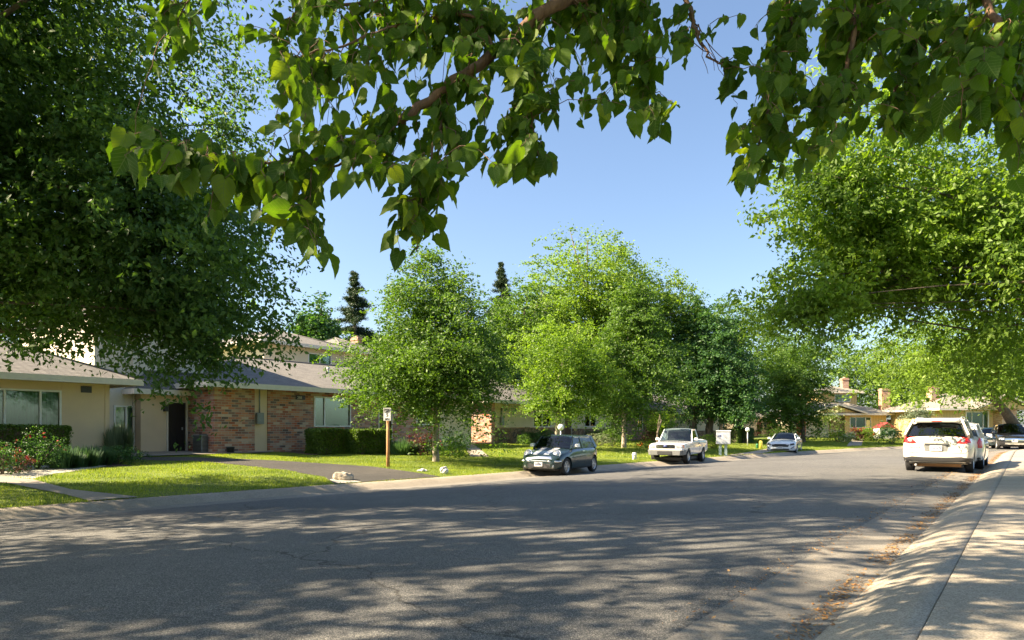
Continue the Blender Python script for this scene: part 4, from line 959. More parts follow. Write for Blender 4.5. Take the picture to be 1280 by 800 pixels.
    for (px_, pz, sg) in S.get('plates', []):      # number plates: x face sign, height
        hit, nm, _, _ = bv.ray_cast(Vector((sg*4, 0, pz)), Vector((-sg, 0, 0))); xx = hit.x+sg*.02 if hit else px_
        pl = MB().box(min(xx, xx+sg*.012), max(xx, xx+sg*.012), -.155, .155, pz-.075, pz+.075).build('number_plate', MAT['plate'], root, bevel=.004)
        tx = MB()
        for c_ in range(7): y0 = -.125+c_*.036; tx.box(min(xx+sg*.011, xx+sg*.0145), max(xx+sg*.011, xx+sg*.0145), y0, y0+.022, pz-.035, pz+.03)
        tx.build('plate_characters', MAT['plate_ink'], pl)
    if S.get('extra'): S['extra'](root, bv, P)
    return root

# -- small green hatchback with bonnet stripes
def mini_extra(root, bv, P):
    for sg in (-1, 1):
        c, nm, _, _ = bv.ray_cast(Vector((1.25, sg*.56, 3)), Vector((0, 0, -1)))
        p = Vector((1.56, sg*.56, .73)); M = Matrix.Translation(p) @ Matrix.Rotation(R(62), 4, 'Y') @ Matrix.Diagonal((1, .92, 1, 1))
        hl = MB().lathe([(.155, -.08), (.155, .045), (.135, .07), (.1, .085), (0, .095)], 24, M).build('headlight', MAT['clear_lens'], root)
        MB().lathe([(.150, .03), (.172, .035), (.172, .055), (.15, .06), (.15, .03)], 24, M).build('headlight_ring', MAT['chrome'], hl)
        MB().lathe([(0, 0), (.055, 0), (.06, .03), (0, .04)], 16, Matrix.Translation((1.82, sg*.52, .33)) @ Matrix.Rotation(R(90), 4, 'Y')).build('fog_lamp', MAT['clear_lens'], root)
    MB().tube([(.72, 0, .98), (.55, -.38, 1.12)], .008, 5).tube([(.74, .35, .97), (.6, -.02, 1.08)], .008, 5).build('wiper', MAT['trim'], root)
    bp = MB()
    for y0, y1 in ((-.78, -.32), (.32, .78)): bp.tube([(1.80, y0, .50), (1.875, (y0*.5+y1*.5), .50), (1.86, y1 if y0 < 0 else y0, .50)] if 0 else [(1.66 if abs(y) > .7 else (1.80 if abs(y) > .5 else 1.865), y, .50) for y in np.linspace(y0, y1, 6)], .035, 8)
    bp.build('chrome_bumper_bar', MAT['chrome'], root)
mini = dict(paint='p_green', W=1.69, r=.305, axles=[1.235, -1.235], crown=.05, roof_sky_tone='p_silver',  # silver on the dark car's roof paints in the reflected sky
    keys=[(-1.76, .60, .30, .50, .72, .80), (-1.70, .72, .24, .5, .78, .93), (-1.45, .80, .2, .5, .84, .96), (-1.0, .835, .18, .5, .85, .955), (0, .845, .18, .5, .84, .935), (.75, .845, .18, .5, .80, .915), (1.05, .84, .18, .5, .77, .86), (1.45, .80, .2, .5, .70, .78), (1.70, .72, .22, .48, .62, .70), (1.82, .62, .24, .45, .55, .61), (1.87, .50, .27, .42, .50, .54)],
    yb=.745, yt=.60, zt=1.36, cols=[(.80, .95, .33, 1.335), (-.22, .95, -.2, 1.35), (-1.52, .97, -1.30, 1.335)], pw=[.035, .03, .07], seats=[.0, -.75], g2='glass', g3='glass', arch=.02, bow=.07, mirror='p_white',
    patches=[('bonnet_stripe', [(.86, .14), (1.72, .12), (1.72, .30), (.86, .36)], 'z', 1, 'stripe', .004, .01, 'both'),
        ('grille', [(-.42, .50), (.42, .50), (.50, .56), (.44, .66), (-.44, .66), (-.50, .56)], 'x', 1, 'chrome', .012, .03),
        ('lower_grille', [(-.40, .27), (.40, .27), (.46, .42), (-.46, .42)], 'x', 1, 'trim', .006, .02),
        ('sill_trim', [(-.86, .17), (.86, .17), (.84, .25), (-.84, .25)], 'y', 1, 'trim', .008, .02, 'both'),
        ('tail_light', [(.56, .62), (.72, .62), (.74, .86), (.6, .88)], 'x', -1, 'red_lens', .012, .03, 'both'), ('indicator', [(.93, .56), (.99, .55), (.99, .6), (.93, .61)], 'y', 1, 'clear_lens', .01, .02, 'both')],
    handles=[(-.12, .82)], handlemat='chrome', seams=[[(.72, .93), (.70, .6), (.62, .25)], [(-.26, .94), (-.28, .6), (-.36, .25)]], plates=[(1.85, .40, 1), (-1.7, .55, -1)], extra=mini_extra, spokes=6, tw=.18)
MF = np.array([69, 0]); 
def on_road(x, y): return road_z(x, y)
def place(px, py, Y_): return ((px-640)/F*Y_, Y_)
# its front-left wheel stands at about (2.0, 25.3); it faces back down the street
def centre_from(wx, wy, az, axle, half):      # wheel contact point of the car's left front wheel -> car origin
    d = np.array([math.sin(R(az)), math.cos(R(az))]); l = np.array([-d[1], d[0]]); c = np.array([wx, wy])-d*axle-l*half; return tuple(c)
AZS = 36.5
c = centre_from(1.86, 24.35, 209, 1.235, .72); make_car('hatchback_car', 'dark green three door hatchback with white bonnet stripes parked on the far kerb', c, 209, mini, z=road_z(*c))

# -- white single cab pickup
def pick_extra(root, bv, P):
    fb = MB(); fb.hexa([(2.30, -.80, .42), (2.46, -.70, .42), (2.46, .70, .42), (2.30, .80, .42)], [(2.28, -.84, .66), (2.48, -.74, .66), (2.48, .74, .66), (2.28, .84, .66)])
    for sg in (-1, 1): fb.hexa([(1.9, sg*.86, .44), (2.32, sg*.80, .42), (2.3, sg*.7, .42), (1.9, sg*.74, .44)][::-sg], [(1.9, sg*.885, .66), (2.34, sg*.84, .66), (2.3, sg*.7, .66), (1.9, sg*.75, .66)][::-sg])
    fb.build('front_bumper', MAT['grey_plastic'], root, bevel=.02)
    MB().box(2.44, 2.487, -.34, .34, .46, .60).build('bumper_opening', MAT['trim'], root)
    g = MB()
    for k in range(3): g.box(2.30, 2.335, -.40, .40, .765+k*.055, .79+k*.055)
    g.build('grille_bar', MAT['chrome'], root)
    MB().lathe([(0, 0), (.055, 0), (.055, .012), (0, .016)], 20, Matrix.Translation((2.33, 0, .835)) @ Matrix.Rotation(R(90), 4, 'Y') @ Matrix.Diagonal((1, 1.7, 1, 1))).build('emblem', MAT['plate_ink'], root)
    MB().tube([(.60, .1, 1.12), (.45, -.4, 1.25)], .008, 5).build('wiper', MAT['trim'], root)
    MB().box(-.62, -.58, -.5, .5, .95, 1.14).build('bed_wall', P, root)
bedcut = MB().box(-2.24, -.66, -.70, .70, .72, 1.6)
pick = dict(cat='pickup truck', paint='p_white', W=1.76, r=.345, axles=[1.45, -1.35], crown=.03, cutout=bedcut,
    keys=[(-2.32, .80, .52, .72, 1.02, 1.07), (-2.26, .85, .46, .72, 1.03, 1.09), (-1.5, .87, .42, .72, 1.03, 1.09), (-.62, .87, .40, .72, 1.03, 1.09), (.55, .87, .38, .70, 1.01, 1.06), (.75, .87, .38, .70, .99, 1.03), (1.6, .865, .42, .70, .95, .99), (2.1, .845, .46, .70, .91, .95), (2.26, .80, .5, .70, .86, .91), (2.31, .76, .52, .70, .82, .86)],
    yb=.80, yt=.66, zt=1.62, cols=[(.68, 1.06, .18, 1.60), (-.52, 1.08, -.42, 1.61)], pw=[.035, .06], seats=[-.25], arch=.02, bow=.07, g2='glass',
    patches=[('grille', [(-.44, .73), (.44, .73), (.47, .90), (-.47, .90)], 'x', 1, 'trim', .01, .03), ('headlight', [(.50, .74), (.76, .74), (.78, .90), (.50, .90)], 'x', 1, 'clear_lens', .012, .03, 'both'),
        ('indicator', [(2.12, .74), (2.25, .74), (2.25, .89), (2.12, .90)], 'y', 1, 'orange_lens', .012, .03, 'both'), ('tail_light', [(-2.30, .72), (-2.20, .72), (-2.20, 1.0), (-2.30, 1.0)], 'y', 1, 'red_lens', .01, .03, 'both'),
        ('bed_gap', [(-.60, .42), (-.575, .42), (-.575, 1.08), (-.60, 1.08)], 'y', 1, 'trim', .002, .01, 'both')],
    handles=[(-.38, .93)], seams=[[(.66, 1.05), (.66, .6), (.60, .42)], [(-.50, 1.08), (-.50, .42)]], plates=[(2.49, .54, 1)], extra=pick_extra, spokes=8, rr=.58, tw=.23)
c = place(849, 0, 34.2); make_car('pickup_truck', 'white single cab pickup with grey front bumper parked on the far kerb', c, 209, pick, z=road_z(*c))
# -- pale sports coupe
def coupe_extra(root, bv, P):
    MB().box(2.33, 2.352, -.10, .10, .60, .64).hexa([(2.335, -.09, .63), (2.35, -.09, .63), (2.35, .10, .66), (2.335, .10, .66)], [(2.335, -.02, .69), (2.35, -.02, .69), (2.35, .13, .68), (2.335, .13, .68)]).build('emblem', MAT['chrome'], root)
coupe = dict(paint='p_icy', W=1.91, r=.345, axles=[1.42, -1.30], crown=.06,
    keys=[(-2.38, .80, .38, .6, .86, .93), (-2.30, .88, .28, .6, .92, 1.02), (-1.6, .95, .2, .6, .90, .99), (-.6, .94, .18, .56, .86, .945), (.5, .935, .18, .55, .84, .92), (1.0, .94, .18, .55, .81, .89), (1.8, .93, .2, .55, .74, .81), (2.2, .86, .2, .52, .66, .73), (2.36, .76, .24, .46, .60, .65), (2.40, .66, .27, .42, .55, .60)],
    yb=.79, yt=.58, zt=1.32, cols=[(.78, .94, .02, 1.28), (-.6, .96, -.55, 1.30), (-1.75, .99, -.95, 1.27)], pw=[.04, .02, .05], seats=[-.1, -.8], arch=.02, bow=.1, g1='glass_dark', g2='glass_dark', g3='glass_dark',
    patches=[('grille', [(-.46, .47), (.46, .47), (.56, .62), (.44, .66), (-.44, .66), (-.56, .62)], 'x', 1, 'trim', .006, .03), ('headlight', [(.58, .56), (.84, .60), (.82, .70), (.58, .64)], 'x', 1, 'trim', .012, .03, 'both'),
        ('fog_recess', [(.62, .34), (.80, .42), (.84, .54), (.70, .44)], 'x', 1, 'trim', .006, .02, 'both'), ('lower_grille', [(-.6, .27), (.6, .27), (.5, .36), (-.5, .36)], 'x', 1, 'trim', .006, .02), ('headlight_strip', [(.60, .655), (.80, .705), (.80, .72), (.60, .67)], 'x', 1, 'clear_lens', .018, .03, 'both')],
    handles=[(-.45, .8)], seams=[[(.85, .9), (.82, .3)], [(-.65, .94), (-.7, .3)]], plates=[(2.4, .41, 1)], extra=coupe_extra, spokes=10, rr=.74)
c = place(981, 0, 47.6); make_car('sports_coupe', 'pale silver-blue sports coupe with black grille parked facing the camera', c, 208, coupe, z=road_z(*c))

# -- white crossover seen from behind
def suv_extra(root, bv, P):
    # roof spoiler, rails, wiper, tail pipe, emblem, handle bar
    MB().hexa([(-2.14, -.54, 1.49), (-1.75, -.60, 1.56), (-1.75, .60, 1.56), (-2.14, .54, 1.49)], [(-2.17, -.52, 1.555), (-1.75, -.58, 1.625), (-1.75, .58, 1.625), (-2.17, .52, 1.555)]).build('spoiler', P, root, bevel=.012)
    MB().box(-2.178, -2.155, -.12, .12, 1.515, 1.535).build('brake_light', MAT['red_lens'], root)
    MB().tube([(-2.245, .0, 1.10), (-2.25, -.28, 1.12)], .012, 6).lathe([(0, 0), (.035, 0), (.03, .03), (0, .04)], 12, Matrix.Translation((-2.235, .0, 1.10)) @ Matrix.Rotation(R(-90), 4, 'Y')).build('rear_wiper', MAT['trim'], root)
    hit = bv.ray_cast(Vector((-4, 0, .98)), Vector((1, 0, 0)))[0]
    em = MB().lathe([(.045, 0), (.062, 0), (.062, .015), (.045, .015), (.045, 0)], 24, Matrix.Translation((hit.x, 0, .985)) @ Matrix.Rotation(R(-90), 4, 'Y')); em.box(hit.x-.017, hit.x, -.075, .075, .975, .995); em.build('emblem', MAT['chrome'], root)
    hb = bv.ray_cast(Vector((-4, 0, .86)), Vector((1, 0, 0)))[0].x
    MB().box(hb-.035, hb, -.30, .30, .845, .885).build('hatch_handle', MAT['chrome'], root, bevel=.008)
    pts = []
    for y in np.linspace(-.22, .22, 6): pass
    for (x0, y0, x1, y1) in ((-1.95, -.6, -1.95, .6),): MB().tube([(x0, y0, .27), (x1, y1, .27)], .085, 10).build('muffler', MAT['under'], root)
    MB().tube([(-2.0, .52, .25), (-2.3, .52, .24)], .03, 10).build('tail_pipe', MAT['galv'], root)
    for sg in (-1, 1): MB().tube([(-1.5, sg*.57, 1.60), (-1.42, sg*.57, 1.655), (.0, sg*.56, 1.665), (.1, sg*.56, 1.61)], .014, 6).build('roof_rail', MAT['galv'], root)
    hx = bv.ray_cast(Vector((-4, .55, .76)), Vector((1, 0, 0)))[0]
    text_mesh('badge', 'ROGUE', .075, root, (hx.x-.012, .66, .735), (R(90), 0, R(-90)), MAT['galv'], .003)
suv = dict(cat='car', paint='p_pearl', W=1.80, r=.345, axles=[1.42, -1.27], crown=.04, roof_oh=.16,
    keys=[(-2.27, .74, .40, .62, .88, 1.00), (-2.24, .80, .34, .62, .92, 1.04), (-2.14, .86, .30, .64, .95, 1.06), (-1.9, .89, .26, .66, .97, 1.06), (-1.2, .90, .24, .66, .97, 1.04), (0, .90, .22, .62, .95, 1.01), (.9, .90, .22, .6, .93, .99), (1.4, .89, .24, .6, .90, .95), (2.0, .84, .25, .58, .80, .86), (2.25, .74, .28, .55, .70, .76), (2.33, .62, .32, .5, .62, .66)],
    yb=.80, yt=.61, zt=1.57, cols=[(1.05, 1.02, .25, 1.55), (-.05, 1.03, -.05, 1.585), (-1.05, 1.06, -1.0, 1.575), (-2.20, 1.12, -1.88, 1.52)], pw=[.035, .03, .04, .12], seats=[.1, -.8], priv=True, g3='glass_dark', arch=.02, rbow=.05,
    patches=[('tail_light', [(.50, .90), (.62, .875), (.90, .90), (.90, 1.10), (.80, 1.11), (.66, 1.06)], 'x', -1, 'red_lens', .016, .05, 'both'),
        ('tail_light_side', [(-2.26, .91), (-1.98, .97), (-1.90, 1.06), (-2.2, 1.07)], 'y', 1, 'red_lens', .012, .04, 'both'),
        ('lamp_reflector', ell(.66, .97, .05, .05, 12), 'x', -1, 'clear_lens', .022, .02, 'both'),
        ('lower_bumper', [(-.86, .30), (.86, .30), (.86, .44), (.62, .49), (.3, .47), (-.3, .47), (-.62, .49), (-.86, .44)], 'x', -1, 'trim', .012, .04),
        ('plate_recess', [(-.28, .64), (.28, .64), (.32, .84), (-.32, .84)], 'x', -1, 'grey_plastic', .003, .02), ('hatch_seam', [(-.7, .595), (.7, .595), (.7, .607), (-.7, .607)], 'x', -1, 'trim', .003, .01),
        ('side_seam', [(.60, .60), (.612, .60), (.70, .87), (.688, .87)], 'x', -1, 'trim', .003, .01, 'both'), ('bumper_crease', [(-.86, .715), (-.72, .585), (-.72, .60), (-.86, .73)], 'x', -1, 'trim', .002, .01, 'both'),
        ('arch_cladding', [(-.9, .2), (.98, .2), (.98, .30), (-.9, .30)], 'y', 1, 'trim', .012, .03, 'both'), ('rear_cladding', [(-2.2, .3), (-1.68, .28), (-1.68, .42), (-2.2, .46)], 'y', 1, 'trim', .012, .03, 'both')],
    handles=[(-.15, .95), (-1.0, .98)], handlemat='p_pearl', seams=[[(1.0, 1.0), (1.0, .3)], [(-.02, 1.0), (-.02, .3)], [(-1.08, 1.03), (-1.0, .5)]], plates=[(-2.3, .74, -1)], extra=suv_extra, rr=.70)
def on_near(a, side, Wd):      # centre of a car whose right side stands `side` left of the camera's line
    return tuple(W2(a, side+Wd/2))
c = on_near(19.95*.9999*0+ (lambda Y_: Y_*(U[0]*.668+U[1]))(20.0)+2.0, 1.24, 1.8)
make_car('crossover_car', 'white crossover seen from behind with red tail lights, nearest on the near kerb', c, 36.5, suv, z=ZR-.03)
# -- second white car ahead of it
hatch = dict(suv); hatch.update(paint='p_white', W=1.76, yb=.77, yt=.62, cols=[(1.05, .98, .25, 1.44), (-.05, .98, -.05, 1.48), (-1.05, 1.0, -1.0, 1.46), (-2.15, 1.02, -1.75, 1.36)], priv=False, g3='glass',
    patches=[('tail_light', [(.66, .70), (.84, .70), (.84, 1.02), (.76, 1.02)], 'x', -1, 'red_lens', .014, .05, 'both'), ('lower_bumper', [(-.8, .30), (.8, .30), (.8, .40), (-.8, .40)], 'x', -1, 'trim', .01, .03)], handlemat='p_white', extra=None, plates=[(-2.3, .72, -1)])
c = on_near(A(1243, .01)*0+28.6, 1.1, 1.76); make_car('hatchback_car', 'white hatchback parked just ahead of the white crossover, mostly hidden by it', c, 36.5, hatch, z=ZR-.03)
sedan = dict(coupe); sedan.update(paint='p_teal', extra=None, W=1.84, yb=.77, yt=.6, cols=[(.9, .94, .2, 1.36), (-.35, .95, -.35, 1.40), (-1.5, .98, -.95, 1.36)], pw=[.035, .03, .05], g1='glass', patches=[('grille', [(-.4, .47), (.4, .47), (.44, .62), (-.44, .62)], 'x', 1, 'chrome', .006, .03), ('headlight', [(.5, .56), (.82, .58), (.80, .70), (.52, .66)], 'x', 1, 'clear_lens', .012, .03, 'both')])
c = place(1241, 0, 49); make_car('sedan_car', 'dark teal sedan behind the white hatchback on the right', c, 211, sedan, z=road_z(*c))
dsuv = dict(suv); dsuv.update(paint='p_black', extra=None, plates=[(2.3, .55, 1)], handlemat='p_black', g1='glass_dark', g2='glass_dark', mirror='p_black',
    patches=[('grille', [(-.5, .55), (.5, .55), (.5, .72), (-.5, .72)], 'x', 1, 'chrome', .01, .03), ('headlight', [(.52, .62), (.80, .62), (.80, .74), (.52, .74)], 'x', 1, 'clear_lens', .012, .03, 'both'), ('lower_grille', [(-.5, .32), (.5, .32), (.5, .44), (-.5, .44)], 'x', 1, 'chrome', .01, .03), ('sill_trim', [(-.9, .2), (.98, .2), (.98, .28), (-.9, .28)], 'y', 1, 'chrome', .012, .03, 'both')])
c = place(1262, 0, 46.0); make_car('dark_car', 'glossy black off-roader with chrome grille, rightmost dark car at the bend', c, 209, dsuv, z=road_z(*c))
sil = dict(sedan); sil.update(paint='p_silver'); c = place(1292, 0, 52); make_car('sedan_car', 'silver car cut off by the right edge, beside the leaning trunk', c, 212, sil, z=ZR+.15)
# ------------------------------------------------------------------ trees
def XY(px, Y_): return ((px-640)/F*Y_, Y_)
def blob(px, py, Y_, rpx, rpy, ncl, per, spread, ry=None, **kw):      # crown lobe: centre and half extents measured on the photograph at that distance
    x, y = XY(px, Y_); rx = rpx/F*Y_; return dict(c=(x, y, ZY(py, Y_)), r=(rx, ry or rx, rpy/F*Y_), ncl=ncl, per=per, spread=spread, **kw)
GT = 'street trees on the far lawns'
# big shade tree across the street on the left; its trunk stands outside the frame
make_tree('shade_tree', 'huge dark shade tree filling the upper left, hanging low over the left lawn', (-17.5, 15.5), [
    dict(c=(-11.9, 13.8, 8.4), r=(5.7, 4.6, 4.8), ncl=3600, per=38, spread=.30, shell=.45, lump=.3, k=3.2),
    dict(c=(-7.6, 14.4, 5.6), r=(2.7, 3.0, 2.6), ncl=1300, per=34, spread=.26, shell=.45, lump=.3),
    dict(c=(-6.75, 14.4, 3.75), r=(1.35, 1.5, 1.5), ncl=210, per=34, spread=.22, shell=.5, lump=.3),
    dict(c=(-4.4, 12.0, 11.9), r=(6.3, 4.3, 1.5), ncl=1150, per=34, spread=.36, shell=.6, lump=.45),  # high lobe added above the frame to shade the near road
    dict(c=(-12.5, 15.2, 5.45), r=(4.6, 3.0, 2.4), ncl=1300, per=34, spread=.26, shell=.45, lump=.25),
    dict(c=(-7.4, 17.8, 9.2), r=(1.5, 1.5, 2.6), ncl=120, per=26, spread=.24, shell=.5, lump=.4),
    dict(c=(-9.2, 13.0, 12.2), r=(3.0, 3.4, 3.0), ncl=500, per=30, spread=.3, shell=.45, lump=.3)],
    .13, 'lf_dark', .38, MAT['bark'], 11, limbs=6, droop=.7, aspect=.5, lowlimb=False, lr=.26)
make_tree('shade_tree', 'tall shade tree beyond the left edge whose shadow dapples the near road', (-16.5, 3.5), [
    dict(c=(-13.5, 5.2, 8.0), r=(4.6, 4.3, 4.4), ncl=640, per=30, spread=.34, shell=.5, lump=.3), dict(c=(-10.5, 9.1, 10.4), r=(5.4, 2.0, 1.7), ncl=460, per=32, spread=.34, shell=.5, lump=.3), dict(c=(-6.0, 7.3, 9.3), r=(4.0, 2.2, 1.0), ncl=50, per=30, spread=.36, shell=.6, lump=.3)], .2, 'lf_dark', .3, MAT['bark'], 12, limbs=10)  # overhanging lobes added out of view to close gaps in the road shade
make_tree('shade_tree', 'second shade tree beyond the left edge near the camera', (-10.5, -3.5), [
    dict(c=(-9.5, 0.5, 7.2), r=(4.0, 3.2, 3.2), ncl=260, per=26, spread=.32, shell=.5, lump=.35)], .2, 'lf_dark', .28, MAT['bark'], 13, limbs=10, zbase=.2)
# maple behind the speed sign
b = G(545, 577); Yt = float(b[1])
make_tree('maple_tree', 'broad young maple with pale forked trunk right of the speed sign', tuple(b), [blob(536, 420, Yt, 98, 114, 1000, 46, .27, shape='cone', lump=.22, shell=.4, k=3.2), blob(520, 466, Yt-.5, 96, 50, 560, 46, .28, lump=.22, shell=.45, ry=3.2), blob(590, 450, Yt+.5, 48, 66, 320, 46, .28, lump=.25, shell=.45, ry=2.6)],
    .115, 'lf_mid', .12, MAT['bark_pale'], 21, group=GT, limbs=12, fork=.1)
b = XY(697, 39.5)
make_tree('maple_tree', 'small bright yellow-green maple directly behind the green hatchback', b, [blob(706, 455, 39.5, 58, 60, 620, 40, .28, lump=.28, shell=.42), blob(690, 505, 39.2, 42, 20, 120, 38, .24, lump=.25), blob(742, 480, 39.8, 34, 30, 120, 38, .26)],
    .14, 'lf_yell', .13, MAT['bark_pale'], 22, group=GT, limbs=9, fork=.1)
b = G(780, 560)
make_tree('maple_tree', 'medium pointed maple left of the white pickup with pale trunk', tuple(b), [blob(790, 428, b[1], 66, 94, 820, 42, .30, shape='cone', lump=.22, shell=.4), blob(785, 480, b[1], 60, 42, 400, 40, .28, lump=.25), ],
    .15, 'lf_mid', .15, MAT['bark_pale'], 23, group=GT, limbs=10, fork=.1)
make_tree('shade_tree', 'tallest rounded green tree rising behind the middle maples', XY(735, 60), [blob(755, 385, 60, 100, 92, 1300, 36, .5, lump=.25, shell=.4), blob(690, 420, 58, 52, 62, 520, 36, .45), blob(830, 420, 60, 48, 70, 500, 36, .45)],
    .24, 'lf_lime', .4, MAT['bark'], 24, group='large trees behind the houses', limbs=12)
make_tree('shade_tree', 'light green tree rising between the first maple and the tallest tree', XY(640, 52), [blob(640, 440, 52, 44, 76, 620, 34, .42, lump=.28)], .22, 'lf_mid', .25, MAT['bark'], 25, group='large trees behind the houses', limbs=10)
make_tree('shade_tree', 'dense dark green tree with a double trunk behind the white pickup', XY(866, 58), [blob(882, 448, 58, 52, 74, 1000, 40, .38, lump=.18, shell=.4), blob(905, 490, 57, 58, 44, 640, 40, .36, lump=.22)],
    .21, 'lf_deep', .34, MAT['bark'], 26, group=GT, limbs=10, twin=1.5, fork=0)
b = G(1004, 553)
make_tree('maple_tree', 'dark green oval maple beside the pale sports coupe', tuple(b), [blob(992, 478, b[1], 47, 66, 760, 38, .34, lump=.22, shell=.4), blob(975, 508, b[1]-.6, 40, 24, 170, 36, .32)], .19, 'lf_mid', .2, MAT['bark'], 27, group=GT, limbs=9, fork=0)
make_tree('shade_tree', 'olive green tree crown between the dark double trunked tree and the oval maple', XY(925, 78), [blob(925, 430, 78, 52, 62, 420, 34, .6, lump=.3)], .3, 'lf_mid', .35, MAT['bark'], 28, group='large trees behind the houses', limbs=10)
BG = [(985, 455, 95, 45, 42, 'lf_dark'), (1062, 470, 104, 44, 48, 'lf_mid'), (1105, 480, 100, 42, 50, 'lf_dark'), (1150, 470, 98, 40, 52, 'lf_mid'), (1195, 480, 92, 36, 40, 'lf_dark'), (1240, 470, 95, 40, 50, 'lf_mid'), (1290, 470, 90, 40, 52, 'lf_dark'), (395, 412, 66, 18, 26, 'lf_deep'), (860, 470, 95, 60, 50, 'lf_dark'), (560, 480, 70, 60, 60, 'lf_dark'), (470, 440, 76, 26, 20, 'lf_mid'), (1335, 480, 80, 40, 60, 'lf_mid')]
NAMES = ['far tree crown left of the two storey house', 'open branched far tree directly above the two storey house', 'dark far tree right of the tall house chimney', 'far tree between the tall chimney and the bungalow', 'dark far tree above the bungalow roof', 'far tree behind the bungalow chimney', 'far tree at the right edge behind the bungalow', 'small dark tree above the two storey roof on the left', 'far dark tree behind the pickup trees', 'dark tree filling the gap behind the first maple', 'low tree top beside the conifers', 'far tree beyond the right edge']
for i, (px, py, Y_, rx, ry, mt) in enumerate(BG):
    make_tree('far_tree', NAMES[i], XY(px, Y_), [blob(px, py, Y_, rx, ry, 260, 28, .75, lump=.35, shell=.5, k=3.5)], .38, mt, .35, MAT['bark'], 40+i, group='trees behind the houses', limbs=12, zbase=.8)
# olive-grey shrub-tree by the bungalow
make_tree('olive_tree', 'small silvery grey-green tree behind the white crossover', XY(1146, 66), [blob(1146, 518, 66, 17, 15, 110, 40, .28, lump=.15)], .13, 'lf_grey', .12, MAT['bark'], 60, limbs=6, zbase=.8)
make_tree('small_tree', 'bright leafy small tree between the brown brick house and the pickup', G(822, 556), [blob(824, 530, 52, 17, 19, 110, 34, .28)], .15, 'lf_lime', .08, MAT['bark'], 61, limbs=6)
# conifers
def conifer(label, px, pyt, Y_, wpx, seed):
    rng = np.random.default_rng(seed); x, y = XY(px, Y_); zt = ZY(pyt, Y_); z0 = .8; H = zt-z0; wr = 2.3*wpx/F*Y_; root = thing('conifer_tree', label, 'tree', (x, y, z0), 0, 'conifers behind the houses'); C = []; mb = MB().tube([(0, 0, -.3), (.1, 0, H*.5), (0, 0, H)], [.4, .25, .03], 8)
    for i in range(170):
        h = H*(.25+.75*rng.uniform()**.8); L_ = wr*1.15*(1.02-h/H)**1.0*rng.uniform(.5, 1.25)+.12; th = rng.uniform(0, 6.28); e = np.array([math.cos(th)*L_, math.sin(th)*L_, h-L_*.22+.3]); s = np.array([0, 0, h])
        mb.tube([tuple(s), tuple((s+e)/2+[0, 0, .08]), tuple(e)], [.05, .03, .01], 4); n = int(130+170*L_); t = rng.uniform(.15, 1, n)[:, None]; C.append(s*(1-t)+e*t+rng.normal(0, 1, (n, 3))*np.array([.22, .22, .16])*(.4+.5*L_*.5))
    link('crown', leaves_mesh('crown', np.concatenate(C), rng, .21, .3, .5, .3), MAT['lf_conifer'], root); mb.build('trunk', MAT['bark'], root)
conifer('wide dark redwood left of the first maple crown', 443, 342, 75, 27, 71)
conifer('narrow dark conifer tip behind the right side of the first maple', 627, 330, 80, 20, 72)
# bright tree on the near side, right
make_tree('hackberry_tree', 'bright yellow-green tree filling the right of the picture, its trunk out of frame', (15.2, 14.6), [
    dict(c=(12.3, 15.4, 6.5), r=(5.2, 3.4, 3.3), ncl=3000, per=36, spread=.25, shell=.42, lump=.42, k=3.4),
    dict(c=(6.4, 15.0, 4.3), r=(1.1, 1.5, .75), ncl=170, per=32, spread=.2, shell=.5, lump=.35),
    dict(c=(7.1, 15.0, 7.1), r=(1.3, 1.6, 1.0), ncl=230, per=32, spread=.2, shell=.5, lump=.35),
    dict(c=(7.9, 15.2, 5.8), r=(2.2, 2.0, 1.5), ncl=760, per=34, spread=.22, shell=.45, lump=.35),
    dict(c=(9.2, 16.2, 4.9), r=(1.7, 1.8, .6), ncl=170, per=32, spread=.2, shell=.5, lump=.35),
    dict(c=(13.2, 15.2, 5.9), r=(4.0, 3.0, 1.4), ncl=900, per=34, spread=.24, shell=.45, lump=.3)],
    .12, 'lf_yell', .26, MAT['bark'], 31, limbs=9, zbase=.5, droop=.7, aspect=.48, lowlimb=False, lr=.15)
make_tree('hackberry_tree', 'leaning dark trunked tree with a low bright canopy above the dark parked cars', (34.9, 47.0), [
    blob(1200, 438, 46, 82, 44, 620, 36, .40, lump=.3, ry=4.0), blob(1272, 448, 45, 52, 48, 420, 36, .40, lump=.28, ry=3.6)], .17, 'lf_lime', .36, MAT['bark'], 32, limbs=8, zbase=.5, droop=.5, fork=0, path=[(34.9, 47, .2), (34.5, 47, .9), (33.9, 46.9, 1.8), (33.1, 46.7, 2.8), (32.1, 46.5, 3.8), (30.6, 46.2, 5.0), (29.4, 46, 6.2)], lowlimb=False)
make_tree('hackberry_tree', 'fresh green tree further round the bend above the bungalow', XY(1180, 82), [blob(1165, 462, 80, 55, 44, 460, 34, .5, lump=.3)], .24, 'lf_lime', .3, MAT['bark'], 33, limbs=10, zbase=.6)

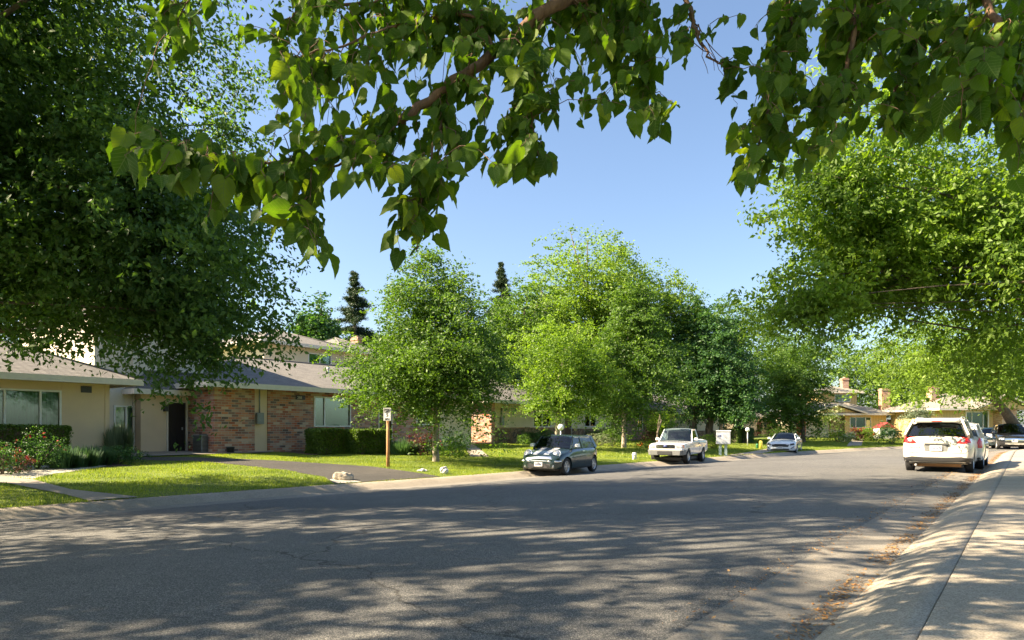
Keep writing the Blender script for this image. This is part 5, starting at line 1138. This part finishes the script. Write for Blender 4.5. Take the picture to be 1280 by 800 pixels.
# ------------------------------------------------------------------ mulberry over the camera
m, t, b_ = nmat('mulberry_leaf'); t.nodes.remove(b_); out = t.nodes['Material Output']
g = nd(t, 'NewGeometry'); uv = nd(t, 'UVMap'); sp = t.nodes.new('ShaderNodeSeparateXYZ'); t.links.new(uv.outputs[0], sp.inputs[0])
ab_ = nd(t, 'Math', operation='ABSOLUTE'); t.links.new(sp.outputs[0], ab_.inputs[0])
mul = nd(t, 'Math', operation='MULTIPLY_ADD'); t.links.new(ab_.outputs[0], mul.inputs[0]); mul.inputs[1].default_value = -.75; t.links.new(sp.outputs[1], mul.inputs[2])
pp = nd(t, 'Math', operation='PINGPONG'); pp.inputs[1].default_value = .075; t.links.new(mul.outputs[0], pp.inputs[0])
v1 = ramp(t, pp.outputs[0], [(.0, (1, 1, 1)), (.016, (0, 0, 0))]); v2 = ramp(t, ab_.outputs[0], [(.008, (1, 1, 1)), (.02, (0, 0, 0))])
vein = mixc(t, 1.0, v1, v2, 'LIGHTEN')
base = ramp(t, g.outputs['Random Per Island'], [(0, (.034, .080, .008)), (.4, (.055, .118, .011)), (.8, (.09, .16, .015)), (1, (.18, .24, .025))])
base = mixc(t, ramp(t, noise(t, coords(t), 18, 3), [(.35, (0, 0, 0)), (.8, (.5, .5, .5))]), base, (.05, .10, .02))
colr = mixc(t, vein, base, (.17, .25, .06)); pb = nd(t, 'BsdfPrincipled'); pb.inputs['Roughness'].default_value = .55; pb.inputs['Specular IOR Level'].default_value = .2; t.links.new(colr, pb.inputs['Base Color'])
bump(t, pb, vein, -.4, .003); tr = nd(t, 'BsdfTranslucent'); t.links.new(mixc(t, 1., mixc(t, vein, base, (.05, .08, .01)), (2.6, 2.5, .5), 'MULTIPLY'), tr.inputs[0])
mx = nd(t, 'MixShader'); mx.inputs[0].default_value = .42; t.links.new(pb.outputs[0], mx.inputs[1]); t.links.new(tr.outputs[0], mx.inputs[2]); t.links.new(mx.outputs[0], out.inputs[0]); MAT['mulb'] = m
rows = [(.0, .14), (.03, .31), (.08, .42), (.15, .485), (.24, .50), (.34, .485), (.44, .445), (.54, .385), (.63, .315), (.72, .235), (.80, .16), (.87, .095), (.925, .05), (.97, .022), (1.0, .0)]
tpl = []; tuv = []
for i, (v, wv) in enumerate(rows):
    for j in range(5):
        u = (-1+j*.5)*wv; edge = abs(j-2) == 2; ser = .03*((i % 2)*2-1)*edge; back = (-.085, -.075, -.04, -.012, 0)[min(i, 4)]*(1 if edge else .45 if j != 2 else 0)+(.05 if j == 2 and i == 0 else 0)
        tpl.append((u*(1+ser), v+back, 0)); tuv.append((u, v))
tpl = np.array(tpl); tuv = np.array(tuv); tq = np.array([(i*5+j, i*5+j+1, (i+1)*5+j+1, (i+1)*5+j) for i in range(len(rows)-1) for j in range(4)])
def mulberry():
    rng = np.random.default_rng(5)
    root = thing('mulberry_tree', 'mulberry with big pointed leaves hanging across the top of the picture above the camera', 'tree', (5.6, -.8, .5))
    O = Vector(root.location); mb = MB()
    def tube(pts, r0, r1, k=6): 
        pts = [Vector(p)-O for p in pts]; n = len(pts); mb.tube(pts, [r0+(r1-r0)*i/(n-1) for i in range(n)], k)
    def curve(pts, n=6):
        P_ = [np.array(p, float) for p in pts]; out_ = []
        for i in range(len(P_)-1):
            a0, a1, a2, a3 = P_[max(i-1, 0)], P_[i], P_[i+1], P_[min(i+2, len(P_)-1)]
            for q in range(n): s = q/n; out_.append(.5*(2*a1+(a2-a0)*s+(2*a0-5*a1+4*a2-a3)*s*s+(-a0+3*a1-3*a2+a3)*s**3)+rng.normal(0, .008, 3))
        out_.append(P_[-1]); return out_
    crotch = (5.2, -.3, 2.9); tube([(5.6, -.8, .2), (5.55, -.75, .7), (5.4, -.5, 2.0), crotch], .30, .19, 12)
    hub = (3.0, 2.6, 5.4); tube(curve([crotch, (4.3, 1.0, 4.4), hub]), .15, .09, 8)
    hub2 = (1.3, 4.2, 5.6); tube(curve([hub, (2.1, 3.5, 5.6), hub2]), .09, .06, 8)
    limbs = []
    def limb(pts, r0, r1): c = curve(pts); tube(c, r0, r1, 7); limbs.append(np.array(c)); return c
    limb([hub2]+[P3(*q) for q in [(760, -35, 4.6), (690, 5, 4.5), (630, 55, 4.4), (565, 105, 4.3), (515, 140, 4.2), (470, 170, 4.1)]], .05, .022)
    limb([P3(*q) for q in [(515, 140, 4.2), (455, 182, 4.0), (400, 198, 3.9), (320, 202, 3.8), (250, 196, 3.7), (205, 186, 3.6)]], .013, .003)
    limb([P3(*q) for q in [(470, 170, 4.1), (430, 200, 4.0), (385, 235, 3.9), (375, 290, 3.8)]], .010, .003)
    limb([P3(*q) for q in [(620, 62, 4.4), (585, 20, 4.5), (500, 30, 4.3), (420, 60, 4.2), (365, 70, 4.1)]], .014, .004)
    limb([P3(*q) for q in [(565, 105, 4.3), (545, 170, 4.2), (525, 250, 4.0), (520, 315, 3.9)]], .010, .003)
    limb([P3(*q) for q in [(690, 5, 4.5), (655, 90, 4.4), (665, 150, 4.3), (675, 205, 4.2)]], .010, .003)
    limb([hub2]+[P3(*q) for q in [(860, -30, 4.8), (865, 20, 4.7), (880, 60, 4.6), (905, 85, 4.5)]], .025, .004)
    for e in [(900, 78), (905, 95), (893, 88), (912, 72), (885, 92)]: tube(curve([P3(870, 30, 4.7), P3((870+e[0])/2+rng.normal(0, 3), 62, 4.6), P3(*e, 4.5)], 3), .004, .0015, 4)
    limb([hub2]+[P3(*q) for q in [(800, -20, 4.9), (790, 50, 4.8), (810, 110, 4.7), (825, 150, 4.6)]], .022, .003)
    limb([hub]+[P3(*q) for q in [(1010, -60, 4.9), (990, 30, 4.8), (965, 110, 4.6), (950, 170, 4.5), (940, 225, 4.4)]], .03, .003)
    limb([hub]+[P3(*q) for q in [(1100, -60, 4.6), (1070, 40, 4.5), (1045, 130, 4.4), (1045, 190, 4.3)]], .03, .003)
    limb([hub]+[P3(*q) for q in [(1245, -70, 4.3), (1248, 40, 4.2), (1230, 110, 4.2), (1200, 160, 4.1)]], .035, .004)
    limb([hub]+[P3(*q) for q in [(1180, -60, 5.2), (1150, 40, 5.1), (1120, 110, 5.0), (1100, 160, 4.9)]], .03, .004)
    limb([hub]+[P3(*q) for q in [(1310, -60, 4.8), (1290, 60, 4.7), (1275, 160, 4.6)]], .03, .004)
    limb([hub2]+[P3(*q) for q in [(560, -170, 4.9), (420, -150, 4.8), (300, -90, 4.7), (235, 5, 4.6), (212, 50, 4.5)]], .012, .003)
    limb([hub2]+[P3(*q) for q in [(600, -80, 5.3), (540, -30, 5.2), (480, 0, 5.1), (385, 10, 5.0), (362, 25, 5.0)]], .03, .003)
    LP = np.concatenate(limbs)
    RG = [(170, 190, 30, 18, 3.6, 8), (235, 205, 55, 26, 3.7, 20), (320, 225, 60, 45, 3.8, 30), (375, 280, 28, 38, 3.8, 16), (430, 190, 60, 40, 4.0, 34), (430, 120, 70, 45, 4.2, 30), (520, 220, 50, 50, 4.0, 26), (522, 285, 26, 34, 3.9, 15), (600, 170, 62, 50, 4.2, 36),
        (560, 80, 90, 50, 4.5, 44), (500, 30, 120, 36, 4.8, 50), (650, 195, 48, 30, 4.2, 16), (690, 110, 55, 60, 4.4, 36), (680, 30, 110, 38, 4.8, 46), (800, 40, 62, 42, 4.8, 40), (775, 90, 45, 45, 4.8, 24), (815, 140, 30, 26, 4.6, 13), (360, 25, 28, 26, 4.9, 7), (375, 90, 30, 20, 4.1, 8),
        (240, 12, 42, 20, 4.6, 9), (212, 50, 24, 16, 4.5, 6), (962, 55, 38, 45, 4.7, 22), (965, 130, 48, 50, 4.6, 32), (945, 205, 34, 34, 4.4, 18), (1030, 60, 60, 60, 4.7, 44), (1040, 150, 50, 50, 4.4, 34), (1110, 30, 80, 50, 5.0, 50), (1110, 110, 60, 45, 4.9, 36), (1200, 30, 85, 50, 4.6, 54),
        (1215, 110, 65, 45, 4.4, 40), (1180, 150, 60, 24, 4.5, 20), (1268, 150, 26, 40, 4.6, 14), (1278, 205, 16, 26, 4.4, 7), (620, -60, 260, 45, 5.2, 50), (1050, -70, 250, 50, 5.2, 50)]
    Lp = []; La_ = []; Ln = []; Ls = []
    for (px, py, Y_, n) in [(a[0]+rng.uniform(-1, 1)*a[2], a[1]+rng.uniform(-1, 1)*a[3], a[4]+rng.normal(0, .28), 1) for a in RG for _ in range(int(a[5]*.68))]:
        e = np.array(P3(px, py, max(3.3, Y_))); dd = np.linalg.norm(LP-(e+np.array([0, 0, .25])), axis=1)+rng.uniform(0, .12, len(LP)); s = LP[dd.argmin()]
        v = e-s; l = np.linalg.norm(v)
        if l > .75: s = e-v/l*.75+np.array([0, 0, .1]); v = e-s; l = np.linalg.norm(v); j = dd.argmin(); mb.tube([tuple(Vector(LP[j])-O), tuple(Vector(s)-O)], [.004, .003], 4, cap=False)
        mid = s+v*.5+np.array([0, 0, .10*l+.02])+rng.normal(0, .03, 3); pts = curve([s, mid, e], 4); tube(pts, .0035, .0014, 4)
        k = int(rng.integers(5, 9)); side = rng.choice([-1, 1])
        for q in range(k):
            f = 1-q/k*.85; i = min(len(pts)-1, int(f*(len(pts)-1))); p = pts[i]; tw = (pts[-1]-pts[0]); tw = tw/(np.linalg.norm(tw)+1e-6); sd = np.cross(tw, [0, 0, 1]); sd /= np.linalg.norm(sd)+1e-6
            side = -side; pd = sd*side*rng.uniform(.3, 1)+tw*rng.uniform(0, .7)+np.array([0, 0, rng.uniform(-.9, .1)]); pd /= np.linalg.norm(pd); pl = rng.uniform(.015, .045); st = p+pd*pl
            mb.tube([tuple(Vector(p)-O), tuple(Vector(st)-O)], [.0013, .001], 3, cap=False)
            ax = pd*.35+np.array([0, 0, -1])*rng.uniform(.25, 1.1)+rng.normal(0, .3, 3)+np.array([-.25, 0, 0]); ax /= np.linalg.norm(ax); nm = rng.normal(0, .8, 3)+np.array([-.2, -.5, .55]); nm -= ax*nm.dot(ax); nm /= np.linalg.norm(nm)+1e-6
            Lp.append(st); La_.append(ax); Ln.append(nm); Ls.append(rng.uniform(.066, .142)*(1.1 if q == 0 else 1)*(.55 if rng.uniform() < .08 else 1))
    Lp, La_, Ln, Ls = map(np.array, (Lp, La_, Ln, Ls)); S_ = np.cross(La_, Ln); n = len(Lp); T = tpl[None].repeat(n, 0).copy()
    fold = rng.uniform(.1, .5, n)[:, None]; curl = rng.uniform(-.15, .45, n)[:, None]; wav = rng.uniform(0, .05, n)[:, None]; ph = rng.uniform(0, 6, n)[:, None]
    z = np.abs(T[:, :, 0])*fold-curl*T[:, :, 1]**2*.5+wav*np.sin(T[:, :, 1]*14+ph)*np.abs(T[:, :, 0])*3; wid = rng.uniform(.68, .92, n)[:, None]; skew = rng.normal(0, .10, n)[:, None]
    x = T[:, :, 0]*wid+skew*T[:, :, 1]**2; y = T[:, :, 1]
    V = Lp[:, None]-np.array(O)+(S_[:, None]*x[..., None]+La_[:, None]*y[..., None]+Ln[:, None]*z[..., None])*Ls[:, None, None]
    fq = (tq[None]+np.arange(n)[:, None, None]*len(tpl)).reshape(-1, 4); me = np_mesh('crown', V.reshape(-1, 3), fq, 4, np.tile(tuv, (n, 1)), True)
    link('crown', me, MAT['mulb'], root)
    o1, d1, _ = crown_pts(rng, (2.2, .6, 7.6), (5.2, 4.0, 1.9), 420, 26, .3, lump=.25); o2, d2, _ = crown_pts(rng, (-2.0, 4.3, 6.4), (4.2, 2.2, 1.1), 190, 22, .26, lump=.25); o1 = np.concatenate([o1, o2]); d1 = np.concatenate([d1, d2]); link('shade_crown', leaves_mesh('shade_crown', o1-np.array(O), rng, .17, .7, .5, .5), MAT['lf_mid'], root)  # leaf lobes added out of view above the camera for their shade
    tube(curve([hub, (2.5, 1.0, 6.8), (1.5, .2, 8)]), .08, .02); mb.build('trunk', MAT['bark_red'], root)
mulberry()
# ------------------------------------------------------------------ hedges, shrubs, flowers
GH = 'hedges and shrubs in front of the houses'
def at(px, py): return tuple(G(px, py))
def dep(px, py): return float(G(px, py)[1])
def wm(px, Y_): return px/F*Y_
p = at(409, 567); bush('hedge', 'short clipped box hedge, left of the two by the brick house window', p, (1.45, 1.1, 1.06), 'lf_hedge', 12000, .075, 1, 'hedge', GH, True, RZ)
p = at(457, 567.5); bush('hedge', 'longer clipped box hedge left of the speed sign', (p[0], p[1]+.25), (2.0, 1.1, 1.06), 'lf_hedge', 16000, .075, 2, 'hedge', GH, True, RZ)
p = at(20, 556.5); Y_ = 21.0; x = (12-640)/F*Y_; bush('hedge', 'yellow-green rounded hedge under the wide window with vertical blinds', (x, Y_), (2.9, 1.2, 1.15), 'lf_hedge', 16000, .075, 3, 'hedge', GH, True, RZ)
bush('rose_bush', 'rose bush full of red flowers cut off by the left edge', at(4, 593), (1.0, .9, .85), 'lf_deep', 2200, .055, 4, 'bush', 'red flowering bushes', flowers=('fl_red', 20, .04))
bush('rose_bush', 'taller dark rose bush with red blooms beside the gravel, in front of the wide window', at(47, 586), (1.35, 1.1, 1.05), 'lf_deep', 3400, .055, 5, 'bush', 'red flowering bushes', flowers=('fl_red', 10, .04))
bush('rose_bush', 'low dark bush with scattered red blooms between the two left rose bushes', at(22, 590), (.7, .7, .5), 'fl_maroon', 1200, .05, 6, 'bush', 'red flowering bushes', flowers=('fl_red', 6, .045))
for i, (px, py, w_, hh) in enumerate([(82, 585, 1.0, .72), (103, 583, 1.1, .68), (122, 581, 1.1, .66)]):
    bush('lily_clump', ['blue-green strap leaved clump next to the rose bush', 'middle blue-green strap leaved clump of three', 'blue-green strap leaved clump nearest the stucco corner'][i], at(px, py), (w_, 1.0, hh), 'lf_blue', 900, .03, 10+i, 'plant', 'strap leaved clumps', blade=True)
bush('shrub', 'low rounded dark green shrub at the right end of the left planting bed', at(148, 579.5), (1.5, 1.1, .62), 'lf_deep', 3800, .05, 14, 'bush', GH)
bush('lavender_bush', 'pale feathery grey shrub before the recessed window', at(149, 572.5), (.95, .9, 1.35), 'lf_grey', 1300, .03, 15, 'bush', GH, blade=True)
bush('grass_clump', 'arching green grass clump right of the sign post', at(505, 568.5), (1.5, 1.2, .75), 'lf_blue', 1200, .03, 16, 'plant', GH, blade=True)
bush('shrub', 'dark bushy shrub with red blooms left of the maple trunk', at(527, 569), (1.5, 1.2, 1.0), 'fl_maroon', 3000, .06, 17, 'bush', GH, flowers=('fl_red', 5, .05))
bush('rose_bush', 'red flowering bush touching the maple trunk', at(541, 569.5), (.8, .8, .8), 'lf_deep', 1500, .06, 18, 'bush', GH, flowers=('fl_red', 7, .06))
bush('shrub', 'round dark green shrub right of the maple trunk', at(568, 569), (1.5, 1.3, 1.05), 'lf_deep', 3800, .06, 19, 'bush', GH)
bush('shrub', 'low leafy shrub behind the two clipped hedges', (at(464, 565)[0], at(464, 565)[1]+1.2), (1.6, .8, 1.3), 'lf_mid', 1600, .09, 20, 'bush', GH)
for i, (px, py, w_, hh, mt) in enumerate([(664, 555, 1.5, .95, 'lf_deep'), (682, 555, 1.6, 1.0, 'lf_deep'), (655, 556, .9, .8, 'lf_dark')]):
    bush('shrub', ['dark shrub against the stone base left of the hatchback roof', 'dark shrub against the stone base behind the hatchback windscreen', 'small dark shrub at the left end of the stone base'][i], at(px, py), (w_, 1.2, hh), mt, 3000, .07, 21+i, 'bush', GH)
bush('shrub', 'grey-green mound shrub behind the hatchback tail', at(746, 558), (1.9, 1.5, .85), 'lf_grey', 2600, .06, 25, 'bush', GH)
bush('shrub', 'spiky olive shrub between the mound and the pointed maple', at(765, 558), (1.6, 1.4, 1.35), 'lf_mid', 1500, .1, 26, 'bush', GH)
bush('shrub', 'dark shrub below the brown brick house window', at(742, 553), (1.6, 1.2, 1.0), 'lf_deep', 1800, .09, 27, 'bush', GH)
bush('shrub', 'dark reddish shrub beside the brown brick wall', at(812, 554), (2.0, 1.4, 1.1), 'fl_maroon', 1800, .09, 28, 'bush', GH)
bush('flower_clump', 'yellow flower clump left of the pickup', at(801, 559), (.55, .5, .4), 'fl_orange', 500, .06, 29, 'plant', GH)
bush('shrub', 'yellow-green low shrub just left of the pickup bonnet', at(811, 560), (.9, .8, .6), 'lf_yell', 900, .07, 30, 'bush', GH)
bush('shrub', 'spreading olive shrub between the pickup bed and mailbox', at(892, 561), (1.8, 1.4, .95), 'lf_lime', 2600, .08, 31, 'bush', GH)
bush('hedge', 'narrow upright clipped hedge right of the cluster mailbox', at(916, 554), (1.2, 1.2, 1.15), 'lf_hedge', 5000, .08, 32, 'hedge', GH, True, RZ)
bush('hedge', 'square dark clipped hedge behind the globe lamp', at(929, 554), (1.6, 1.3, 1.25), 'lf_deep', 6000, .08, 33, 'hedge', GH, True, RZ)
for i, (px, w_, hh, mt, fl) in enumerate([(972, 3.0, 1.5, 'lf_mid', None), (985, 2.4, 2.0, 'lf_mid', None), (1038, 3.2, 3.6, 'lf_lime', ('fl_white', 26, .12)), (1047, 2.6, 1.2, 'lf_yell', ('fl_white', 12, .1)), (1058, 1.6, 1.0, 'fl_white', None), (1070, 1.6, 1.3, 'fl_maroon', ('fl_red', 12, .08)), (1078, 2.6, 1.3, 'lf_lime', ('fl_orange', 12, .08)), (1090, 2.6, 1.2, 'lf_yell', None), (1104, 2.2, 2.0, 'lf_deep', None), (1114, 3.0, 1.5, 'lf_deep', None)]):
    yy = [70, 70, 70, 66, 66, 69, 69, 69, 69, 64][i]; x = (px-640)/F*yy; L_ = ['rounded shrub left of the oval maple at the far house', 'taller shrub beside the oval maple trunk', 'tall pale flowering shrub before the stone wall', 'low yellow shrub edging the far lawn', 'cream flowering plant beside the house walk', 'red flowering shrub beside the stone wall', 'orange and pink flower shrub below the far house window', 'rounded yellow-green shrub below the far house window', 'spiky dark shrub at the corner of the yellow house', 'dark spreading shrub right of the yellow house lawn'][i]
    bush('shrub', L_, (x, yy), (w_, w_*.7, hh), mt, 1500, .12, 50+i, 'bush', 'shrubs around the house at the bend', flowers=fl, z0=float(terr([(x, yy)])[0]))

# ------------------------------------------------------------------ street furniture and small things
p = at(485, 584); z = float(terr([p])[0]); s_ = thing('speed_sign', 'small white speed limit sign on a wooden post between the driveway and lawn', 'road sign', (*p, z), R(-8))
zt = ZY(526, p[1])-z; MB().tube([(0, 0, -.3), (.003, 0, zt*.5), (0, 0, zt+.42)], [.062, .060, .056], 14).build('post', M_plain('weathered_timber', (.42, .21, .09), .85, var=.3, scale=9), s_)
w2, z0_, z1_ = .135, zt, ZY(510, p[1])-z; pl = MB().box(-w2, w2, -.092, -.085, z0_, z1_).build('sign_plate', MAT['white'], s_, bevel=.002)
MB().box(-w2+.012, w2-.012, -.0935, -.0925, z0_+.012, z0_+.018).box(-w2+.012, w2-.012, -.0935, -.0925, z1_-.018, z1_-.012).box(-w2+.012, -w2+.018, -.0935, -.0925, z0_+.012, z1_-.012).box(w2-.018, w2-.012, -.0935, -.0925, z0_+.012, z1_-.012).build('sign_border', MAT['door_black'], pl)
for txt, fr, sz in (('SPEED', .84, .085), ('LIMIT', .68, .085), ('5', .38, .17), ('MPH', .12, .08)):
    text_mesh('sign_lettering', txt, sz, pl, (0, -.0945, z0_+(z1_-z0_)*fr-.02), (R(90), 0, 0), MAT['door_black'], .0015, 'CENTER', .0025)
def boulder(label, pos, sx, sy, sz, seed, col):
    rng_ = np.random.default_rng(seed); bm = bmesh.new(); bmesh.ops.create_icosphere(bm, subdivisions=4, radius=1); L_ = Lump(rng_, .16, 2.2); d = np.array([v.co for v in bm.verts]); k = L_(d); L2 = Lump(rng_, .05, 7); k2 = L2(d)
    for v, a, c_ in zip(bm.verts, k, k2): v.co = Vector((v.co.x*sx*a*c_, v.co.y*sy*a*c_, v.co.z*sz*a*c_+sz*.55))
    me = bpy.data.meshes.new('boulder'); bm.to_mesh(me); bm.free(); me.polygons.foreach_set('use_smooth', [True]*len(me.polygons))
    o = link('boulder', me, col); o.location = (*pos, float(terr([pos])[0])); tag(o, label, 'boulder', 'boulders at the driveway mouth')
rk = M_plain('speckled_granite', (.42, .36, .28), .85, var=.35, scale=7, bmp=.8); rk2 = M_plain('white_grey_stone', (.55, .53, .5), .85, var=.3, scale=7, bmp=.8)
boulder('tan granite boulder on the left corner of the driveway mouth', at(429, 600), .24, .2, .17, 1, rk)
boulder('pale round stone on the right corner of the driveway mouth', at(555, 592.5), .14, .12, .14, 2, rk2)
boulder('flat buried stone in the grass left of the pale round stone', at(527, 589), .17, .12, .05, 3, rk2)
# air conditioner
p = W2(A(257, 26.8), 26.8); z = .60; ac = thing('air_conditioner', 'grey slatted outdoor air conditioner against the porch, left of the brick wall', 'air conditioner', (*p, z), RZ)
MB().box(-.36, .36, -.33, .33, .04, .80).build('cabinet', MAT['metal_grey'], ac, bevel=.03)
mb = MB()
for k in range(13):
    zz_ = .10+k*.052; mb.box(-.34, .34, -.345, -.331, zz_, zz_+.022); mb.box(-.375, -.361, -.31, .31, zz_, zz_+.022)
mb.build('louvre', MAT['metal_dark'], ac); MB().lathe([(0, .80), (.25, .80), (.25, .83), (.22, .83), (.22, .81)], 24).build('fan_guard', MAT['metal_dark'], ac); MB().box(-.42, .42, -.38, .38, -.25, .04).build('pad', MAT['conc'], ac)
p = W2(A(288, 25.7), 25.7); MBp = MB().lathe([(0, 0), (.13, 0), (.155, .32), (.17, .32), (.17, .35), (.14, .35), (.13, .30)], 20); o = MBp.build('plant_pot', MAT['metal_dark']); o.location = (*p, .56); tag(o, 'small black plant pot at the foot of the left brick wall', 'plant pot')
# globe yard lamps
def globe(label, px, pyg, Y_, zb=None):
    x, y = XY(px, Y_); z = float(terr([(x, y)])[0]); g_ = thing('yard_lamp', label, 'lamp', (x, y, z), 0, 'globe lamps on the lawns'); zt = ZY(pyg, Y_)-z
    MB().tube([(0, 0, -.2), (0, 0, zt-.15)], .035, 10).lathe([(.06, zt-.17), (.08, zt-.15), (.07, zt-.11), (0, zt-.11)], 14).build('post', MAT['galv'], g_)
    MB().lathe([(.16*math.sin(q*math.pi/14)+1e-4, zt-.16*math.cos(q*math.pi/14)) for q in range(15)], 24).build('globe', MAT['white'], g_)
globe('white globe lamp on a slim post directly behind the green hatchback', 701, 534, 36)
globe('white globe lamp on a slim post left of the pale sports coupe', 934.5, 537, 52)
# cluster mailbox
p = XY(904, 38.6); z = float(terr([p])[0]); mbx = thing('cluster_mailbox', 'pale grey cluster mailbox on two posts between the pickup and sports coupe', 'mailbox', (*p, z), R(-14))
zb_, zt_ = ZY(555, 38.6)-z, ZY(539, 38.6)-z; body = MB().box(-.37, .37, -.2, .25, zb_, zt_).build('cabinet', M_plain('pale_grey_enamel', (.55, .57, .60), .45, var=.05), mbx, bevel=.012)
mb = MB().hexa([(-.40, -.23, zt_), (.40, -.23, zt_), (.40, .27, zt_), (-.40, .27, zt_)], [(-.39, -.22, zt_+.05), (.39, -.22, zt_+.05), (.39, .26, zt_+.02), (-.39, .26, zt_+.02)]); mb.build('hood', MAT['white'], mbx)
mb = MB()
for i in range(2):
    for j in range(4): mb.box(-.02+i*.18, .145+i*.18, -.206, -.2, zb_+.04+j*.155, zb_+.18+j*.155)
mb.build('compartment_door', MAT['metal_grey'] if 0 else M_plain('grey_enamel_door', (.48, .5, .54), .45, var=.05), mbx)
# blue-black eagle-like emblem reduced to its dark wedge and bar
MB().hexa([(-.28, -.205, zt_-.30), (-.19, -.205, zt_-.30), (-.17, -.205, zt_-.22), (-.30, -.205, zt_-.24)], [(-.28, -.202, zt_-.30), (-.19, -.202, zt_-.30), (-.17, -.202, zt_-.22), (-.30, -.202, zt_-.24)]).box(-.17, -.11, -.206, -.202, zt_-.31, zt_-.21).build('emblem', MAT['plate_ink'], mbx)
for s in (-.18, .12): MB().box(s-.05, s+.09, -.05, .09, -.3, zb_).build('post', M_plain('pale_green_post_paint', (.36, .46, .44), .6), mbx)
# little marker posts
for (px, py, h_, r_, mt, lb, nm) in [(793, 575, .34, .10, 'white', 'short white utility pedestal on the lawn left of the pickup', 'utility_pedestal'), (946.5, 560.5, .32, .09, 'green', 'low dark green bollard beside the yellow marker post', 'bollard'), (951, 561, .55, .11, 'yellow', 'yellow marker post behind the coupe mirror', 'marker_post')]:
    if mt == 'green': mt_ = M_plain('green_enamel', (.03, .16, .06), .5)
    elif mt == 'yellow': mt_ = M_plain('yellow_enamel', (.5, .42, .06), .5)
    else: mt_ = MAT['white']
    p = at(px, py); o = MB().lathe([(0, -.1), (r_, -.1), (r_, h_-.03), (r_*.9, h_), (0, h_+.02)], 18).lathe([(r_+.001, h_*.7), (r_+.015, h_*.7), (r_+.015, h_*.78), (r_+.001, h_*.78)], 18).build(nm, mt_); o.location = (*p, float(terr([p])[0])); tag(o, lb, nm.split('_')[0])
# small red roofed board beyond the yellow house
Y_ = 74; x = (1105-640)/F*Y_; z = 1.0; pb_ = thing('playhouse', 'small white garden playhouse with a red gabled roof right of the yellow house', 'playhouse', (x, Y_, z), 0)
zl, zm, zu = ZY(545, Y_)-z, ZY(535, Y_)-z, ZY(528, Y_)-z
MB().box(-.8, .8, -.6, .6, -.5, zm).build('wall', MAT['white'], pb_)
MB().add([(-.85, -.8, zm), (.85, -.8, zm), (0, -.8, zu), (-.85, .8, zm), (.85, .8, zm), (0, .8, zu)], [(0, 1, 2), (5, 4, 3), (0, 2, 5, 3), (1, 4, 5, 2), (0, 3, 4, 1)]).build('roof', M_plain('red_painted_roof', (.30, .03, .035), .7), pb_)
MB().box(-.6, -.2, -.62, -.6, .1, zm-.3).box(.2, .6, -.62, -.6, .1, zm-.3).build('window', MAT['dark'], pb_)
# timber fence between the last two houses
fx0, fx1, Yf = (1110-640)/F*80, (1200-640)/F*80, 80; fn = thing('board_fence', 'brown board fence closing the gap between the yellow house and the bungalow', 'fence', (fx0, Yf, .95), 0)
mb = MB(); k = 0
while fx0+k*.16 < fx1: mb.box(k*.16, k*.16+.145, 0, .02, -.3, 1.8+.02*math.sin(k*2.3)); k += 1
mb.build('boards', M_plain('brown_fence_board', (.2, .12, .08), .9, var=.35, scale=3), fn); mb = MB()
for q in range(int((fx1-fx0)/2.4)+1): mb.box(q*2.4-.05, q*2.4+.05, .02, .12, -.3, 1.85)
mb.build('posts', M_plain('fence_post_wood', (.16, .1, .07), .9), fn)
